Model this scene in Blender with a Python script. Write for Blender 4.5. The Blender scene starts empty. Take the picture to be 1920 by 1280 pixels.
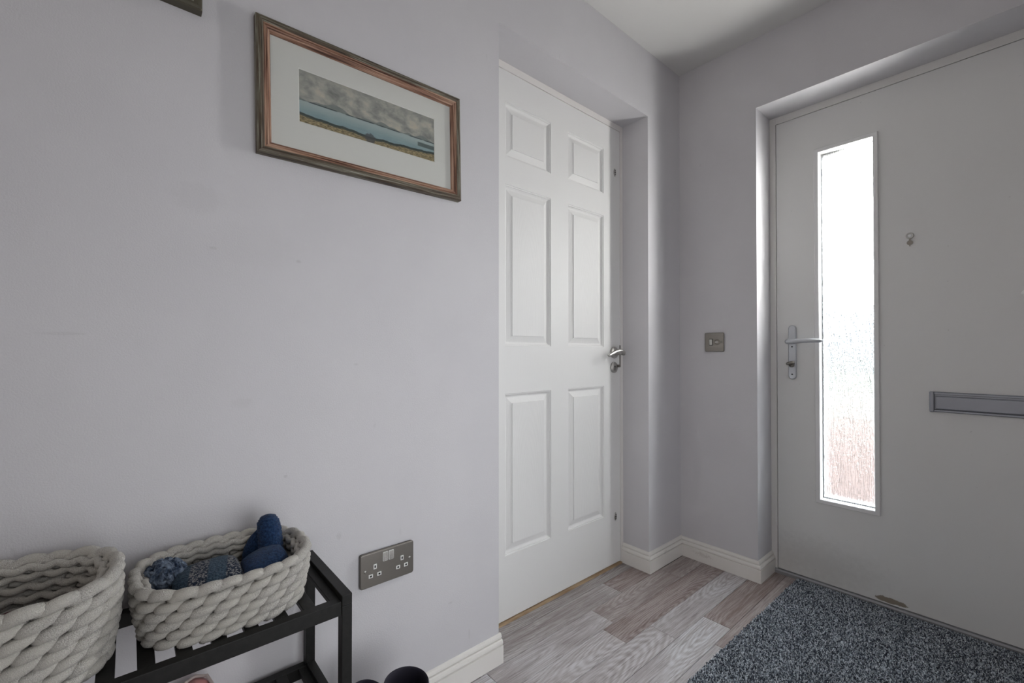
import bpy, bmesh, math, random
from math import sin, cos, pi, radians as R
from mathutils import Vector as V, Matrix

random.seed(7)
SC = bpy.context.scene
COL = SC.collection

# ------------------------------------------------------------------ camera
FPX = 828.96
CAM = V((1.0833, 0.0, 0.9725))
cd = bpy.data.cameras.new('camera')
cam = bpy.data.objects.new('camera', cd)
COL.objects.link(cam)
cd.sensor_width = 36.0
cd.lens = FPX * 36.0 / 1920.0
cd.shift_y = 10.96 / 1920.0
cd.clip_start = 0.01
cam.location = CAM
cam.rotation_euler = (R(90 + 0.506), 0, R(49.074))
SC.camera = cam
SC.view_settings.view_transform = 'Standard'
SC.view_settings.look = 'None'
SC.view_settings.exposure = 0.0
SC.view_settings.gamma = 1.0
SC.view_settings.use_curve_mapping = False

# ------------------------------------------------------------------ node helpers
def rgb(*c):
    return tuple(c) + (1.0,)

class N:
    """tiny wrapper round a node tree"""
    def __init__(s, tree):
        s.t = tree
    def n(s, kind, **kw):
        nd = s.t.nodes.new(kind)
        for k, v in kw.items():
            setattr(nd, k, v)
        return nd
    def l(s, a, b):
        s.t.links.new(a, b)
    def set(s, sock, v):
        if isinstance(v, bpy.types.NodeSocket):
            s.l(v, sock)
        else:
            sock.default_value = v
    def math(s, op, a, b=0.0, c=0.0, clamp=False):
        m = s.n('ShaderNodeMath', operation=op)
        m.use_clamp = clamp
        s.set(m.inputs[0], a); s.set(m.inputs[1], b); s.set(m.inputs[2], c)
        return m.outputs[0]
    def mix(s, fac, a, b, mode='MIX'):
        m = s.n('ShaderNodeMix', data_type='RGBA', blend_type=mode)
        s.set(m.inputs[0], fac); s.set(m.inputs[6], a); s.set(m.inputs[7], b)
        return m.outputs[2]
    def noise(s, vec, scale, detail=2.0, rough=0.5, dist=0.0):
        m = s.n('ShaderNodeTexNoise')
        if vec is not None:
            s.l(vec, m.inputs['Vector'])
        m.inputs['Scale'].default_value = scale
        m.inputs['Detail'].default_value = detail
        m.inputs['Roughness'].default_value = rough
        m.inputs['Distortion'].default_value = dist
        return m.outputs['Fac']
    def mapping(s, vec, scale=(1, 1, 1), loc=(0, 0, 0)):
        m = s.n('ShaderNodeMapping')
        s.l(vec, m.inputs['Vector'])
        m.inputs['Scale'].default_value = scale
        m.inputs['Location'].default_value = loc
        return m.outputs[0]
    def ramp(s, fac, stops, interp='LINEAR'):
        m = s.n('ShaderNodeValToRGB')
        cr = m.color_ramp
        cr.interpolation = interp
        while len(cr.elements) > 1:
            cr.elements.remove(cr.elements[-1])
        cr.elements[0].position = stops[0][0]
        cr.elements[0].color = stops[0][1]
        for p, c in stops[1:]:
            e = cr.elements.new(p)
            e.color = c
        s.l(fac, m.inputs[0])
        return m.outputs[0]
    def bump(s, h, strength=0.2, dist=0.002):
        b = s.n('ShaderNodeBump')
        b.inputs['Strength'].default_value = strength
        b.inputs['Distance'].default_value = dist
        s.l(h, b.inputs['Height'])
        return b.outputs[0]
    def smooth(s, v, a, b, lo=0.0, hi=1.0):
        m = s.n('ShaderNodeMapRange', interpolation_type='SMOOTHSTEP')
        s.set(m.inputs[0], v)
        m.inputs[1].default_value = a; m.inputs[2].default_value = b
        m.inputs[3].default_value = lo; m.inputs[4].default_value = hi
        return m.outputs[0]

def material(name, color=(0.8, 0.8, 0.8), rough=0.5, metal=0.0, spec=0.5, build=None, sheen=0.0):
    m = bpy.data.materials.new(name)
    m.use_nodes = True
    t = m.node_tree
    b = t.nodes['Principled BSDF']
    b.inputs['Base Color'].default_value = rgb(*color)
    b.inputs['Roughness'].default_value = rough
    b.inputs['Metallic'].default_value = metal
    b.inputs['Specular IOR Level'].default_value = spec
    if sheen:
        b.inputs['Sheen Weight'].default_value = sheen
        b.inputs['Sheen Roughness'].default_value = 0.5
    if build:
        build(N(t), b)
    return m

# ------------------------------------------------------------------ bright hazy sky
w = bpy.data.worlds.new('sky')
SC.world = w
w.use_nodes = True
k = N(w.node_tree)
bg = w.node_tree.nodes['Background']
bg.inputs['Strength'].default_value = 17
bg.inputs['Color'].default_value = rgb(0.90, 0.95, 1.0)

def area(name, loc, rot, sx, sy, power, color=(1, 1, 1)):
    l = bpy.data.lights.new(name, 'AREA')
    l.shape = 'RECTANGLE'; l.size = sx; l.size_y = sy
    l.energy = power; l.color = color
    o = bpy.data.objects.new(name, l)
    COL.objects.link(o)
    o.location = loc; o.rotation_euler = rot
    return o
# low sun glaring through the upper half of the glazed strip
sg_ = area('door_glass_sun_glare', (0.655, 2.2125, 1.475), (R(-90), 0, 0), 0.10, 0.64, 40, (1.0, 0.975, 0.94))
sg_.data.spread = R(156)
# added fill lights before the closed right and back walls, brightening the hall
side_fill_ = area('hall_side_fill', (1.6, 0.60, 0.74), (R(90), 0, R(90)), 0.9, 1.2, 5.3, (0.95, 0.975, 1.0))
side_fill_.data.spread = R(116)
area('hall_end_fill', (0.75, -2.9, 1.35), (R(90), 0, 0), 1.3, 1.7, 11, (1.0, 0.94, 0.88))

# ------------------------------------------------------------------ object helpers
OFF = {}
def empty(name, loc=(0, 0, 0), parent=None):
    o = bpy.data.objects.new(name, None)
    o.empty_display_size = 0.05
    COL.objects.link(o)
    off = V(loc)
    if parent:
        o.parent = parent
        o.location = off - OFF[parent]
    else:
        o.location = off
    OFF[o] = off
    return o

def tag(o, label=None, cat=None, group=None, kind=None):
    if label: o['label'] = label
    if cat: o['category'] = cat
    if group: o['group'] = group
    if kind: o['kind'] = kind
    return o

class MB:
    def __init__(s):
        s.v = []; s.f = []; s.mi = []; s.cur = 0; s.sm = []
        s.smooth = False
    def add(s, vs, fs):
        b = len(s.v)
        s.v += [V(p) for p in vs]
        for f in fs:
            s.f.append([b + i for i in f]); s.mi.append(s.cur); s.sm.append(s.smooth)
        return s
    def box(s, x0, x1, y0, y1, z0, z1):
        vs = [(x, y, z) for x in (x0, x1) for y in (y0, y1) for z in (z0, z1)]
        return s.add(vs, [(0, 1, 3, 2), (4, 6, 7, 5), (0, 4, 5, 1), (2, 3, 7, 6), (0, 2, 6, 4), (1, 5, 7, 3)])
    def quad(s, a, b, c, d):
        return s.add([a, b, c, d], [(0, 1, 2, 3)])
    def rings(s, rings, closed=True, cap0=True, cap1=True, loop=False):
        """loft equal-length rings of points"""
        n = len(rings[0])
        vs = [p for r in rings for p in r]
        fs = []
        m = len(rings)
        for i in range(m if loop else m - 1):
            a = i * n; b = ((i + 1) % m) * n
            for j in range(n if closed else n - 1):
                j2 = (j + 1) % n
                fs.append((a + j, a + j2, b + j2, b + j))
        if not loop:
            if cap0: fs.append(tuple(range(n - 1, -1, -1)))
            if cap1: fs.append(tuple((m - 1) * n + j for j in range(n)))
        return s.add(vs, fs)
    def tube(s, path, rad, seg=8, cap=True, sx=1.0, loop=False, up=(0, 0, 1)):
        path = [V(p) for p in path]
        n = len(path)
        if not hasattr(rad, '__len__'):
            rad = [rad] * n
        rs = []
        for i, p in enumerate(path):
            if loop:
                t = path[(i + 1) % n] - path[i - 1]
            else:
                t = path[min(i + 1, n - 1)] - path[max(i - 1, 0)]
            t.normalize()
            a = V(up)
            if abs(t.dot(a)) > 0.95: a = V((1, 0, 0)) if abs(t.x) < 0.9 else V((0, 1, 0))
            u = t.cross(a).normalized(); q = u.cross(t)
            rs.append([p + (u * cos(2 * pi * j / seg) * sx + q * sin(2 * pi * j / seg)) * rad[i] for j in range(seg)])
        return s.rings(rs, True, cap, cap, loop)
    def disc(s, c, axis, r, d0, d1, seg=24, ry=None):
        """short cylinder along axis from d0 to d1; ry = other radius (vertical)"""
        c = V(c); a = V(axis).normalized()
        up = V((0, 0, 1)) if abs(a.z) < 0.9 else V((0, 1, 0))
        u = up.cross(a).normalized()
        w_ = a.cross(u)
        ry = ry or r
        rs = [[c + a * d + (u * cos(2 * pi * j / seg) * r + w_ * sin(2 * pi * j / seg) * ry) for j in range(seg)] for d in (d0, d1)]
        return s.rings(rs)
    def lathe(s, c, axis, prof, seg=28):
        c = V(c); a = V(axis).normalized()
        up = V((0, 0, 1)) if abs(a.z) < 0.9 else V((0, 1, 0))
        u = up.cross(a).normalized(); w_ = a.cross(u)
        rs = [[c + a * d + (u * cos(2 * pi * j / seg) + w_ * sin(2 * pi * j / seg)) * r for j in range(seg)] for r, d in prof]
        return s.rings(rs)
    def build(s, name, mats, parent=None, loc=None, bevel=0.0, bseg=2, subsurf=0, smooth=None):
        if not isinstance(mats, (list, tuple)): mats = [mats]
        if parent is not None:
            off = OFF[parent] if loc is None else V(loc)
        else:
            off = V(loc) if loc is not None else V((0, 0, 0))
        me = bpy.data.meshes.new(name)
        me.from_pydata([tuple(p - off) for p in s.v], [], s.f)
        for m in mats: me.materials.append(m)
        for i, p in enumerate(me.polygons):
            p.material_index = s.mi[i]
            p.use_smooth = s.sm[i] if smooth is None else smooth
        bm = bmesh.new(); bm.from_mesh(me)
        bmesh.ops.recalc_face_normals(bm, faces=bm.faces)
        bm.to_mesh(me); bm.free()
        me.update()
        o = bpy.data.objects.new(name, me)
        COL.objects.link(o)
        if parent is not None:
            o.parent = parent
            o.location = off - OFF[parent]
        else:
            o.location = off
        OFF[o] = off
        if bevel:
            b = o.modifiers.new('bevel', 'BEVEL')
            b.width = bevel; b.segments = bseg; b.limit_method = 'ANGLE'; b.angle_limit = R(40)
            b.harden_normals = False
        if subsurf:
            q = o.modifiers.new('subsurf', 'SUBSURF')
            q.levels = subsurf; q.render_levels = subsurf
        return o

def rrect(c, u, w_, hu, hw, r, n=5):
    """rounded rectangle outline round c in the plane u,w"""
    c = V(c); u = V(u); w_ = V(w_)
    pts = []
    for qx, qy, a0 in ((1, 1, 0), (-1, 1, 90), (-1, -1, 180), (1, -1, 270)):
        for i in range(n + 1):
            a = R(a0 + 90.0 * i / n)
            pts.append(c + u * (qx * (hu - r) + r * cos(a)) + w_ * (qy * (hw - r) + r * sin(a)))
    return pts

# ------------------------------------------------------------------ materials
def wall_build(k, b):
    g = k.n('ShaderNodeTexCoord').outputs['Object']
    h = k.noise(g, 330, 3, 0.6)
    big = k.noise(g, 2.3, 4, 0.6)
    c = k.mix(k.smooth(big, 0.35, 0.7), rgb(0.600, 0.590, 0.612), rgb(0.625, 0.615, 0.635))
    spots = k.smooth(k.noise(k.mapping(g, (1, 1, 0.5)), 26, 2, 0.5), 0.74, 0.80)
    c = k.mix(k.math('MULTIPLY', spots, 0.22), c, rgb(0.36, 0.35, 0.36))
    sp = k.n('ShaderNodeSeparateXYZ'); k.l(g, sp.inputs[0])
    wob = k.math('MULTIPLY', k.math('SUBTRACT', k.noise(g, 90, 3, 0.7), 0.5), 2.4)
    for my, mz, ry_, rz_, st in ((0.130, 1.184, 0.007, 0.004, 0.35), (0.293, 1.178, 0.006, 0.004, 0.45), (0.427, 0.940, 0.006, 0.0025, 0.3), (0.386, 0.526, 0.006, 0.010, 0.3),
                                 (0.102, 1.281, 0.045, 0.030, 0.13), (-0.088, 1.003, 0.030, 0.003, 0.22), (0.183, 0.863, 0.022, 0.012, 0.14), (0.267, 0.692, 0.004, 0.003, 0.5),
                                 (0.705, 0.248, 0.008, 0.003, 0.35), (0.771, 0.128, 0.003, 0.020, 0.3), (0.20, 1.20, 0.09, 0.05, 0.07)):
        dy = k.math('DIVIDE', k.math('SUBTRACT', sp.outputs[1], my), ry_)
        dz = k.math('DIVIDE', k.math('SUBTRACT', sp.outputs[2], mz), rz_)
        d = k.math('ADD', k.math('ADD', k.math('MULTIPLY', dy, dy), k.math('MULTIPLY', dz, dz)), wob)
        c = k.mix(k.smooth(d, 0.2, 1.4, st * 0.6, 0.0), c, rgb(0.33, 0.32, 0.32))
    k.l(c, b.inputs['Base Color'])
    k.l(k.bump(h, 0.6, 0.0007), b.inputs['Normal'])
M_WALL = material('lilac_grey_wall_paint', rough=0.62, spec=0.3, build=wall_build)

def ceil_build(k, b):
    g = k.n('ShaderNodeTexCoord').outputs['Object']
    k.l(k.bump(k.noise(g, 240, 3, 0.6), 0.3, 0.0006), b.inputs['Normal'])
M_CEIL = material('white_ceiling_paint', (0.74, 0.735, 0.72), 0.8, spec=0.2, build=ceil_build)

def white_build(k, b):
    g = k.n('ShaderNodeTexCoord').outputs['Object']
    gr = k.noise(k.mapping(g, (60, 300, 9)), 1.0, 3, 0.6)
    k.l(k.bump(gr, 0.25, 0.0006), b.inputs['Normal'])
M_DOOR = material('white_moulded_door_paint', (0.79, 0.785, 0.775), 0.5, spec=0.35, build=white_build)
def panel_build(k, b):
    g = k.n('ShaderNodeTexCoord').outputs['Object']
    wv = k.n('ShaderNodeTexWave', wave_type='RINGS', rings_direction='SPHERICAL')
    wv.inputs['Scale'].default_value = 38; wv.inputs['Distortion'].default_value = 5
    wv.inputs['Detail'].default_value = 2; wv.inputs['Detail Scale'].default_value = 1.4
    k.l(k.mapping(g, (1, 1.0, 0.16), (0, 0, 0.03)), wv.inputs['Vector'])
    k.l(k.bump(wv.outputs['Fac'], 0.14, 0.0008), b.inputs['Normal'])
M_PANEL = material('white_moulded_panel_paint', (0.79, 0.785, 0.775), 0.5, spec=0.35, build=panel_build)

def skirt_build(k, b):
    g = k.n('ShaderNodeTexCoord').outputs['Object']
    s = k.smooth(k.noise(k.mapping(g, (1, 1, 1.6)), 17, 4, 0.65), 0.66, 0.74)
    sp = k.n('ShaderNodeSeparateXYZ'); k.l(g, sp.inputs[0])
    dx = k.math('DIVIDE', k.math('SUBTRACT', sp.outputs[0], 0.115), 0.05); dz = k.math('DIVIDE', k.math('SUBTRACT', sp.outputs[2], 0.036), 0.012)
    d = k.math('ADD', k.math('ADD', k.math('MULTIPLY', dx, dx), k.math('MULTIPLY', dz, dz)), k.math('MULTIPLY', k.math('SUBTRACT', k.noise(g, 110, 4, 0.7), 0.5), 6.0))
    s = k.math('MAXIMUM', s, k.smooth(d, 0.0, 0.9, 1.0, 0.0))
    k.l(k.mix(k.math('MULTIPLY', s, 0.35), rgb(0.80, 0.775, 0.74), rgb(0.40, 0.36, 0.32)), b.inputs['Base Color'])
M_SKIRT = material('white_skirting_gloss', rough=0.32, build=skirt_build)
M_FRAME = material('white_door_frame_paint', (0.78, 0.755, 0.73), 0.4)

def fdoor_build(k, b):
    g = k.n('ShaderNodeTexCoord').outputs['Object']
    sp = k.n('ShaderNodeSeparateXYZ'); k.l(g, sp.inputs[0])
    x, z = sp.outputs[0], sp.outputs[2]
    def blob(cx, cz, rx, rz, soft):
        dx = k.math('DIVIDE', k.math('SUBTRACT', x, cx), rx)
        dz = k.math('DIVIDE', k.math('SUBTRACT', z, cz), rz)
        d = k.math('SQRT', k.math('ADD', k.math('MULTIPLY', dx, dx), k.math('MULTIPLY', dz, dz)))
        d = k.math('ADD', d, k.math('MULTIPLY', k.math('SUBTRACT', k.noise(g, 42, 4, 0.7), 0.5), 1.7))
        return k.smooth(d, 1.0 - soft, 1.0 + soft, 1.0, 0.0)
    grime = k.math('MULTIPLY', blob(0.52, 0.10, 0.16, 0.07, 0.9), 0.30)
    c = k.mix(grime, rgb(0.745, 0.745, 0.735), rgb(0.33, 0.31, 0.29))
    chip = blob(0.755, 0.034, 0.045, 0.010, 0.10)
    c = k.mix(k.math('MULTIPLY', chip, 0.9), c, rgb(0.22, 0.18, 0.13))
    fl = k.smooth(k.noise(g, 75, 1, 0.4), 0.78, 0.82)
    c = k.mix(k.math('MULTIPLY', fl, 0.3), c, rgb(0.3, 0.3, 0.3))
    k.l(c, b.inputs['Base Color'])
    k.l(k.bump(k.noise(g, 190, 2, 0.5), 0.12, 0.0006), b.inputs['Normal'])
M_FDOOR = material('pale_grey_front_door_paint', rough=0.42, build=fdoor_build)
M_BEAD = material('white_glazing_bead', (0.78, 0.78, 0.78), 0.4)
M_FFRAME = material('front_door_frame_paint', (0.74, 0.73, 0.71), 0.4)

# rippled glass
mg = bpy.data.materials.new('rippled_obscure_glass'); mg.use_nodes = True
k = N(mg.node_tree); mg.node_tree.nodes.remove(mg.node_tree.nodes['Principled BSDF'])
g = k.n('ShaderNodeTexCoord').outputs['Object']
rip = k.noise(k.mapping(g, (1, 1, 0.11)), 170, 2, 0.5, 0.9)
rip2 = k.noise(k.mapping(g, (1, 1, 0.5)), 220, 1, 0.5)
hb = k.math('ADD', rip, k.math('MULTIPLY', rip2, 0.20))
nb = k.bump(hb, 1.0, 0.012)
rf = k.n('ShaderNodeBsdfRefraction'); rf.inputs['IOR'].default_value = 1.42; rf.inputs['Roughness'].default_value = 0.02
rf.inputs['Color'].default_value = rgb(0.97, 0.98, 0.98)
k.l(nb, rf.inputs['Normal'])
tr = k.n('ShaderNodeBsdfTransparent'); tr.inputs['Color'].default_value = rgb(0.97, 0.98, 0.98)
tl = k.n('ShaderNodeBsdfTranslucent'); tl.inputs['Color'].default_value = rgb(0.9, 0.95, 1.0)
k.l(nb, tl.inputs['Normal'])
gl = k.n('ShaderNodeBsdfGlossy'); gl.inputs['Roughness'].default_value = 0.15; k.l(nb, gl.inputs['Normal'])
m1 = k.n('ShaderNodeMixShader'); m1.inputs[0].default_value = 0.42
k.l(rf.outputs[0], m1.inputs[1]); k.l(tr.outputs[0], m1.inputs[2])
m2 = k.n('ShaderNodeMixShader'); m2.inputs[0].default_value = 0.006
k.l(m1.outputs[0], m2.inputs[1]); k.l(tl.outputs[0], m2.inputs[2])
m3 = k.n('ShaderNodeMixShader'); m3.inputs[0].default_value = 0.05
k.l(m2.outputs[0], m3.inputs[1]); k.l(gl.outputs[0], m3.inputs[2])
k.l(m3.outputs[0], mg.node_tree.nodes['Material Output'].inputs[0])
M_GLASS = mg

# thin clear glazing of the pictures
mg = bpy.data.materials.new('picture_glazing'); mg.use_nodes = True
k = N(mg.node_tree); mg.node_tree.nodes.remove(mg.node_tree.nodes['Principled BSDF'])
tr = k.n('ShaderNodeBsdfTransparent')
gl = k.n('ShaderNodeBsdfGlossy'); gl.inputs['Roughness'].default_value = 0.02
mx = k.n('ShaderNodeMixShader'); mx.inputs[0].default_value = 0.045
k.l(tr.outputs[0], mx.inputs[1]); k.l(gl.outputs[0], mx.inputs[2])
k.l(mx.outputs[0], mg.node_tree.nodes['Material Output'].inputs[0])
M_CLEAR = mg

def plank_build(k, b):
    g = k.n('ShaderNodeTexCoord').outputs['Object']
    oi = k.n('ShaderNodeObjectInfo')
    sh = k.n('ShaderNodeCombineXYZ')
    k.l(k.math('MULTIPLY', oi.outputs['Random'], 37.0), sh.inputs[2])
    ad = k.n('ShaderNodeVectorMath', operation='ADD'); k.l(g, ad.inputs[0]); k.l(sh.outputs[0], ad.inputs[1])
    p = ad.outputs[0]
    fine = k.noise(k.mapping(p, (260, 9, 1)), 1.0, 4, 0.7)
    mid = k.noise(k.mapping(p, (60, 3.2, 1)), 1.0, 3, 0.65, 0.4)
    # cathedral figure
    sh2 = k.n('ShaderNodeCombineXYZ')
    k.l(k.math('MULTIPLY', k.math('SUBTRACT', oi.outputs['Random'], 0.5), 0.10), sh2.inputs[0])
    k.l(k.math('MULTIPLY', k.math('SUBTRACT', k.math('FRACT', k.math('MULTIPLY', oi.outputs['Random'], 7.0)), 0.5), 0.9), sh2.inputs[1])
    a2 = k.n('ShaderNodeVectorMath', operation='ADD'); k.l(g, a2.inputs[0]); k.l(sh2.outputs[0], a2.inputs[1])
    wv = k.n('ShaderNodeTexWave', wave_type='RINGS', rings_direction='Z')
    wv.inputs['Scale'].default_value = 48; wv.inputs['Distortion'].default_value = 4.0
    wv.inputs['Detail'].default_value = 3; wv.inputs['Detail Scale'].default_value = 1.3
    k.l(k.mapping(a2.outputs[0], (1, 0.14, 1)), wv.inputs['Vector'])
    ringm = k.smooth(k.noise(k.mapping(p, (6, 2.2, 1)), 1.0, 1, 0.5), 0.42, 0.62)
    grain = k.math('ADD', k.math('MULTIPLY', fine, 0.62), k.math('MULTIPLY', mid, 0.48))
    grain = k.math('ADD', grain, k.math('MULTIPLY', k.math('MULTIPLY', wv.outputs['Fac'], ringm), 0.14))
    dark = k.mix(1.0, oi.outputs['Color'], rgb(0.52, 0.47, 0.455), 'MULTIPLY')
    lite = k.mix(0.30, oi.outputs['Color'], rgb(0.72, 0.72, 0.74))
    c = k.mix(k.smooth(grain, 0.38, 0.84), dark, lite)
    pore = k.smooth(k.noise(k.mapping(p, (330, 13, 1)), 1.0, 2, 0.6), 0.32, 0.44, 0.60, 0.0)
    c = k.mix(pore, c, k.mix(1.0, oi.outputs['Color'], rgb(0.34, 0.30, 0.29), 'MULTIPLY'))
    k.l(c, b.inputs['Base Color'])
    k.l(k.bump(grain, 0.15, 0.0008), b.inputs['Normal'])
    k.l(k.smooth(fine, 0.2, 0.8, 0.36, 0.52), b.inputs['Roughness'])
M_PLANK = material('grey_oak_effect_plank', rough=0.42, spec=0.45, build=plank_build)
M_SUB = material('floor_base', (0.10, 0.09, 0.085), 0.8)

def oak_build(k, b):
    g = k.n('ShaderNodeTexCoord').outputs['Object']
    f = k.noise(k.mapping(g, (60, 8, 60)), 1.0, 4, 0.6)
    k.l(k.ramp(f, [(0.3, rgb(0.27, 0.17, 0.09)), (0.7, rgb(0.48, 0.35, 0.22))]), b.inputs['Base Color'])
M_OAK = material('bare_oak_threshold', rough=0.6, build=oak_build)

M_STEEL = material('satin_nickel', (0.50, 0.49, 0.47), 0.30, 1.0)
M_STEEL_D = material('brushed_dark_steel', (0.25, 0.232, 0.21), 0.38, 0.85)
M_SILVER = material('satin_silver_handle', (0.52, 0.54, 0.57), 0.38, 0.6)
M_GREYMETAL = material('grey_letter_plate_metal', (0.30, 0.315, 0.355), 0.36, 0.6)
M_ALU = material('dull_aluminium_threshold', (0.34, 0.345, 0.36), 0.5, 0.5)
M_BLACK = material('dark_recess', (0.012, 0.012, 0.013), 0.6)
M_WPLAST = material('white_plastic_insert', (0.80, 0.80, 0.78), 0.4)
M_SWITCH = material('polished_rocker', (0.55, 0.53, 0.50), 0.22, 1.0)
M_LENS = material('daylight_white_viewer_lens', (0.9, 0.92, 0.92), 0.1)  # white colour stands in for daylight coming through the viewer

def rack_build(k, b):
    g = k.n('ShaderNodeTexCoord').outputs['Object']
    f = k.noise(k.mapping(g, (90, 90, 90)), 1.0, 3, 0.6)
    k.l(k.ramp(f, [(0.3, rgb(0.006, 0.006, 0.006)), (0.75, rgb(0.012, 0.012, 0.011))]), b.inputs['Base Color'])
    k.l(k.bump(f, 0.06, 0.0006), b.inputs['Normal'])
M_RACK = material('black_stained_wood', rough=0.5, spec=0.28, build=rack_build)

def rope_build(k, b):
    g = k.n('ShaderNodeTexCoord').outputs['Object']
    f = k.noise(g, 520, 2, 0.6)
    v = k.n('ShaderNodeTexVoronoi'); v.inputs['Scale'].default_value = 800; k.l(g, v.inputs['Vector'])
    c = k.mix(k.smooth(v.outputs['Distance'], 0.10, 0.85), rgb(0.56, 0.54, 0.505), rgb(0.33, 0.315, 0.29))
    c = k.mix(k.smooth(k.noise(g, 30, 2, 0.5), 0.35, 0.7), c, rgb(0.46, 0.44, 0.40))
    k.l(c, b.inputs['Base Color'])
    k.l(k.bump(k.math('ADD', f, v.outputs['Distance']), 0.55, 0.0012), b.inputs['Normal'])
M_ROPE = material('natural_grey_cotton_rope', rough=0.9, spec=0.15, build=rope_build, sheen=0.15)

def wool(name, c0, c1, scale=260, rib=None):
    def bd(k, b):
        g = k.n('ShaderNodeTexCoord').outputs['Object']
        f = k.noise(g, scale, 3, 0.65)
        k.l(k.mix(k.smooth(f, 0.3, 0.72), rgb(*c0), rgb(*c1)), b.inputs['Base Color'])
        k.l(k.bump(f, 0.8, 0.002), b.inputs['Normal'])
    return material(name, rough=0.95, spec=0.1, build=bd, sheen=0.06)
M_NAVY = wool('navy_blue_wool', (0.007, 0.017, 0.046), (0.020, 0.048, 0.115))
M_MARL = wool('marled_blue_white_yarn', (0.010, 0.022, 0.050), (0.19, 0.235, 0.31), 95)
M_RED = wool('dark_red_wool', (0.035, 0.008, 0.008), (0.10, 0.022, 0.020))
M_TEAL = wool('blue_green_wool', (0.01, 0.03, 0.09), (0.03, 0.12, 0.17))
M_PINKWOOL = wool('dull_pink_wool', (0.10, 0.022, 0.030), (0.18, 0.05, 0.06))
def fair_build(k, b):
    g = k.n('ShaderNodeTexCoord').outputs['Object']
    sp = k.n('ShaderNodeSeparateXYZ'); k.l(g, sp.inputs[0])
    band = k.math('ADD', sp.outputs[1], k.math('MULTIPLY', sp.outputs[0], 0.18))
    v = k.n('ShaderNodeTexVoronoi'); v.inputs['Scale'].default_value = 250
    k.l(k.mapping(g, (1.5, 1, 1)), v.inputs['Vector'])
    fleck = k.smooth(v.outputs['Distance'], 0.35, 0.5)
    fn = k.noise(g, 300, 3, 0.6)
    base = k.mix(k.smooth(fn, 0.3, 0.7), rgb(0.006, 0.012, 0.028), rgb(0.022, 0.035, 0.062))
    blue = k.mix(k.smooth(fn, 0.3, 0.7), rgb(0.016, 0.034, 0.060), rgb(0.060, 0.098, 0.140))
    pat = k.mix(fleck, rgb(0.27, 0.27, 0.275), base)
    s = k.math('SINE', k.math('MULTIPLY', k.math('ADD', band, -0.005), 2 * pi / 0.055))
    c = k.mix(k.smooth(s, -0.15, 0.15), pat, blue)
    k.l(c, b.inputs['Base Color'])
    k.l(k.bump(k.math('ADD', fn, v.outputs['Distance']), 0.8, 0.002), b.inputs['Normal'])
M_FAIR = material('patterned_blue_grey_knit', rough=0.95, spec=0.1, build=fair_build, sheen=0.06)

def rubber(name, c, r=0.3):
    return material(name, c, r, spec=0.5)
M_NAVYRUB = rubber('navy_rubber', (0.014, 0.030, 0.085), 0.22)
M_SOLE = rubber('dark_sole_rubber', (0.02, 0.02, 0.022), 0.7)
M_BOOTIN = rubber('dark_boot_lining', (0.012, 0.010, 0.022), 0.8)
M_PINK = material('dusty_pink_leather', (0.45, 0.20, 0.19), 0.45)
M_PINKIN = material('pale_shoe_lining', (0.45, 0.38, 0.36), 0.8)

# ------------------------------------------------------------------ room dimensions
Y0 = 2.0157       # front wall
ZC = 2.3085
YA, YB = 0.884, 1.7388      # inner doorway
ZH = 2.0173
D1 = 0.135        # recess of inner door
XR, XR2 = 0.3468, 1.325     # front door reveal
ZF = 2.0099
YD = 2.170        # face of front door
XW = 1.62         # right wall
YBK = -3.0
struct = lambda o: tag(o, kind='structure')

# ------------------------------------------------------------------ walls
b = MB()
b.box(-0.40, 0, YBK - 0.2, YA, -0.02, ZC + 0.02)
b.box(-0.40, 0, YB, Y0 + 0.40, -0.02, ZC + 0.02)
b.box(-0.40, 0, YA, YB, ZH, ZC + 0.02)
b.box(-0.40, -0.26, YA, YB, -0.02, ZH)  # added slab behind the inner door, keeps outside light from leaking in
o = struct(b.build('wall_left', M_WALL)); o['label'] = 'lilac grey wall with the recessed panelled door'
b = MB()
b.box(0, XR, Y0, Y0 + 0.40, -0.02, ZC + 0.02)
b.box(XR2, XW + 0.2, Y0, Y0 + 0.40, -0.02, ZC + 0.02)
b.box(XR, XR2, Y0, Y0 + 0.40, ZF, ZC + 0.02)
o = struct(b.build('wall_front', M_WALL)); o['label'] = 'lilac grey wall around the recessed front door'
struct(MB().box(XW, XW + 0.2, YBK - 0.2, Y0, -0.02, ZC + 0.02).build('wall_right', M_WALL))
struct(MB().box(0, XW, YBK - 0.2, YBK, -0.02, ZC + 0.02).build('wall_back', M_WALL))
struct(MB().box(-0.40, XW + 0.2, YBK - 0.2, Y0 + 0.40, ZC, ZC + 0.2).build('ceiling', M_CEIL))

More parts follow.
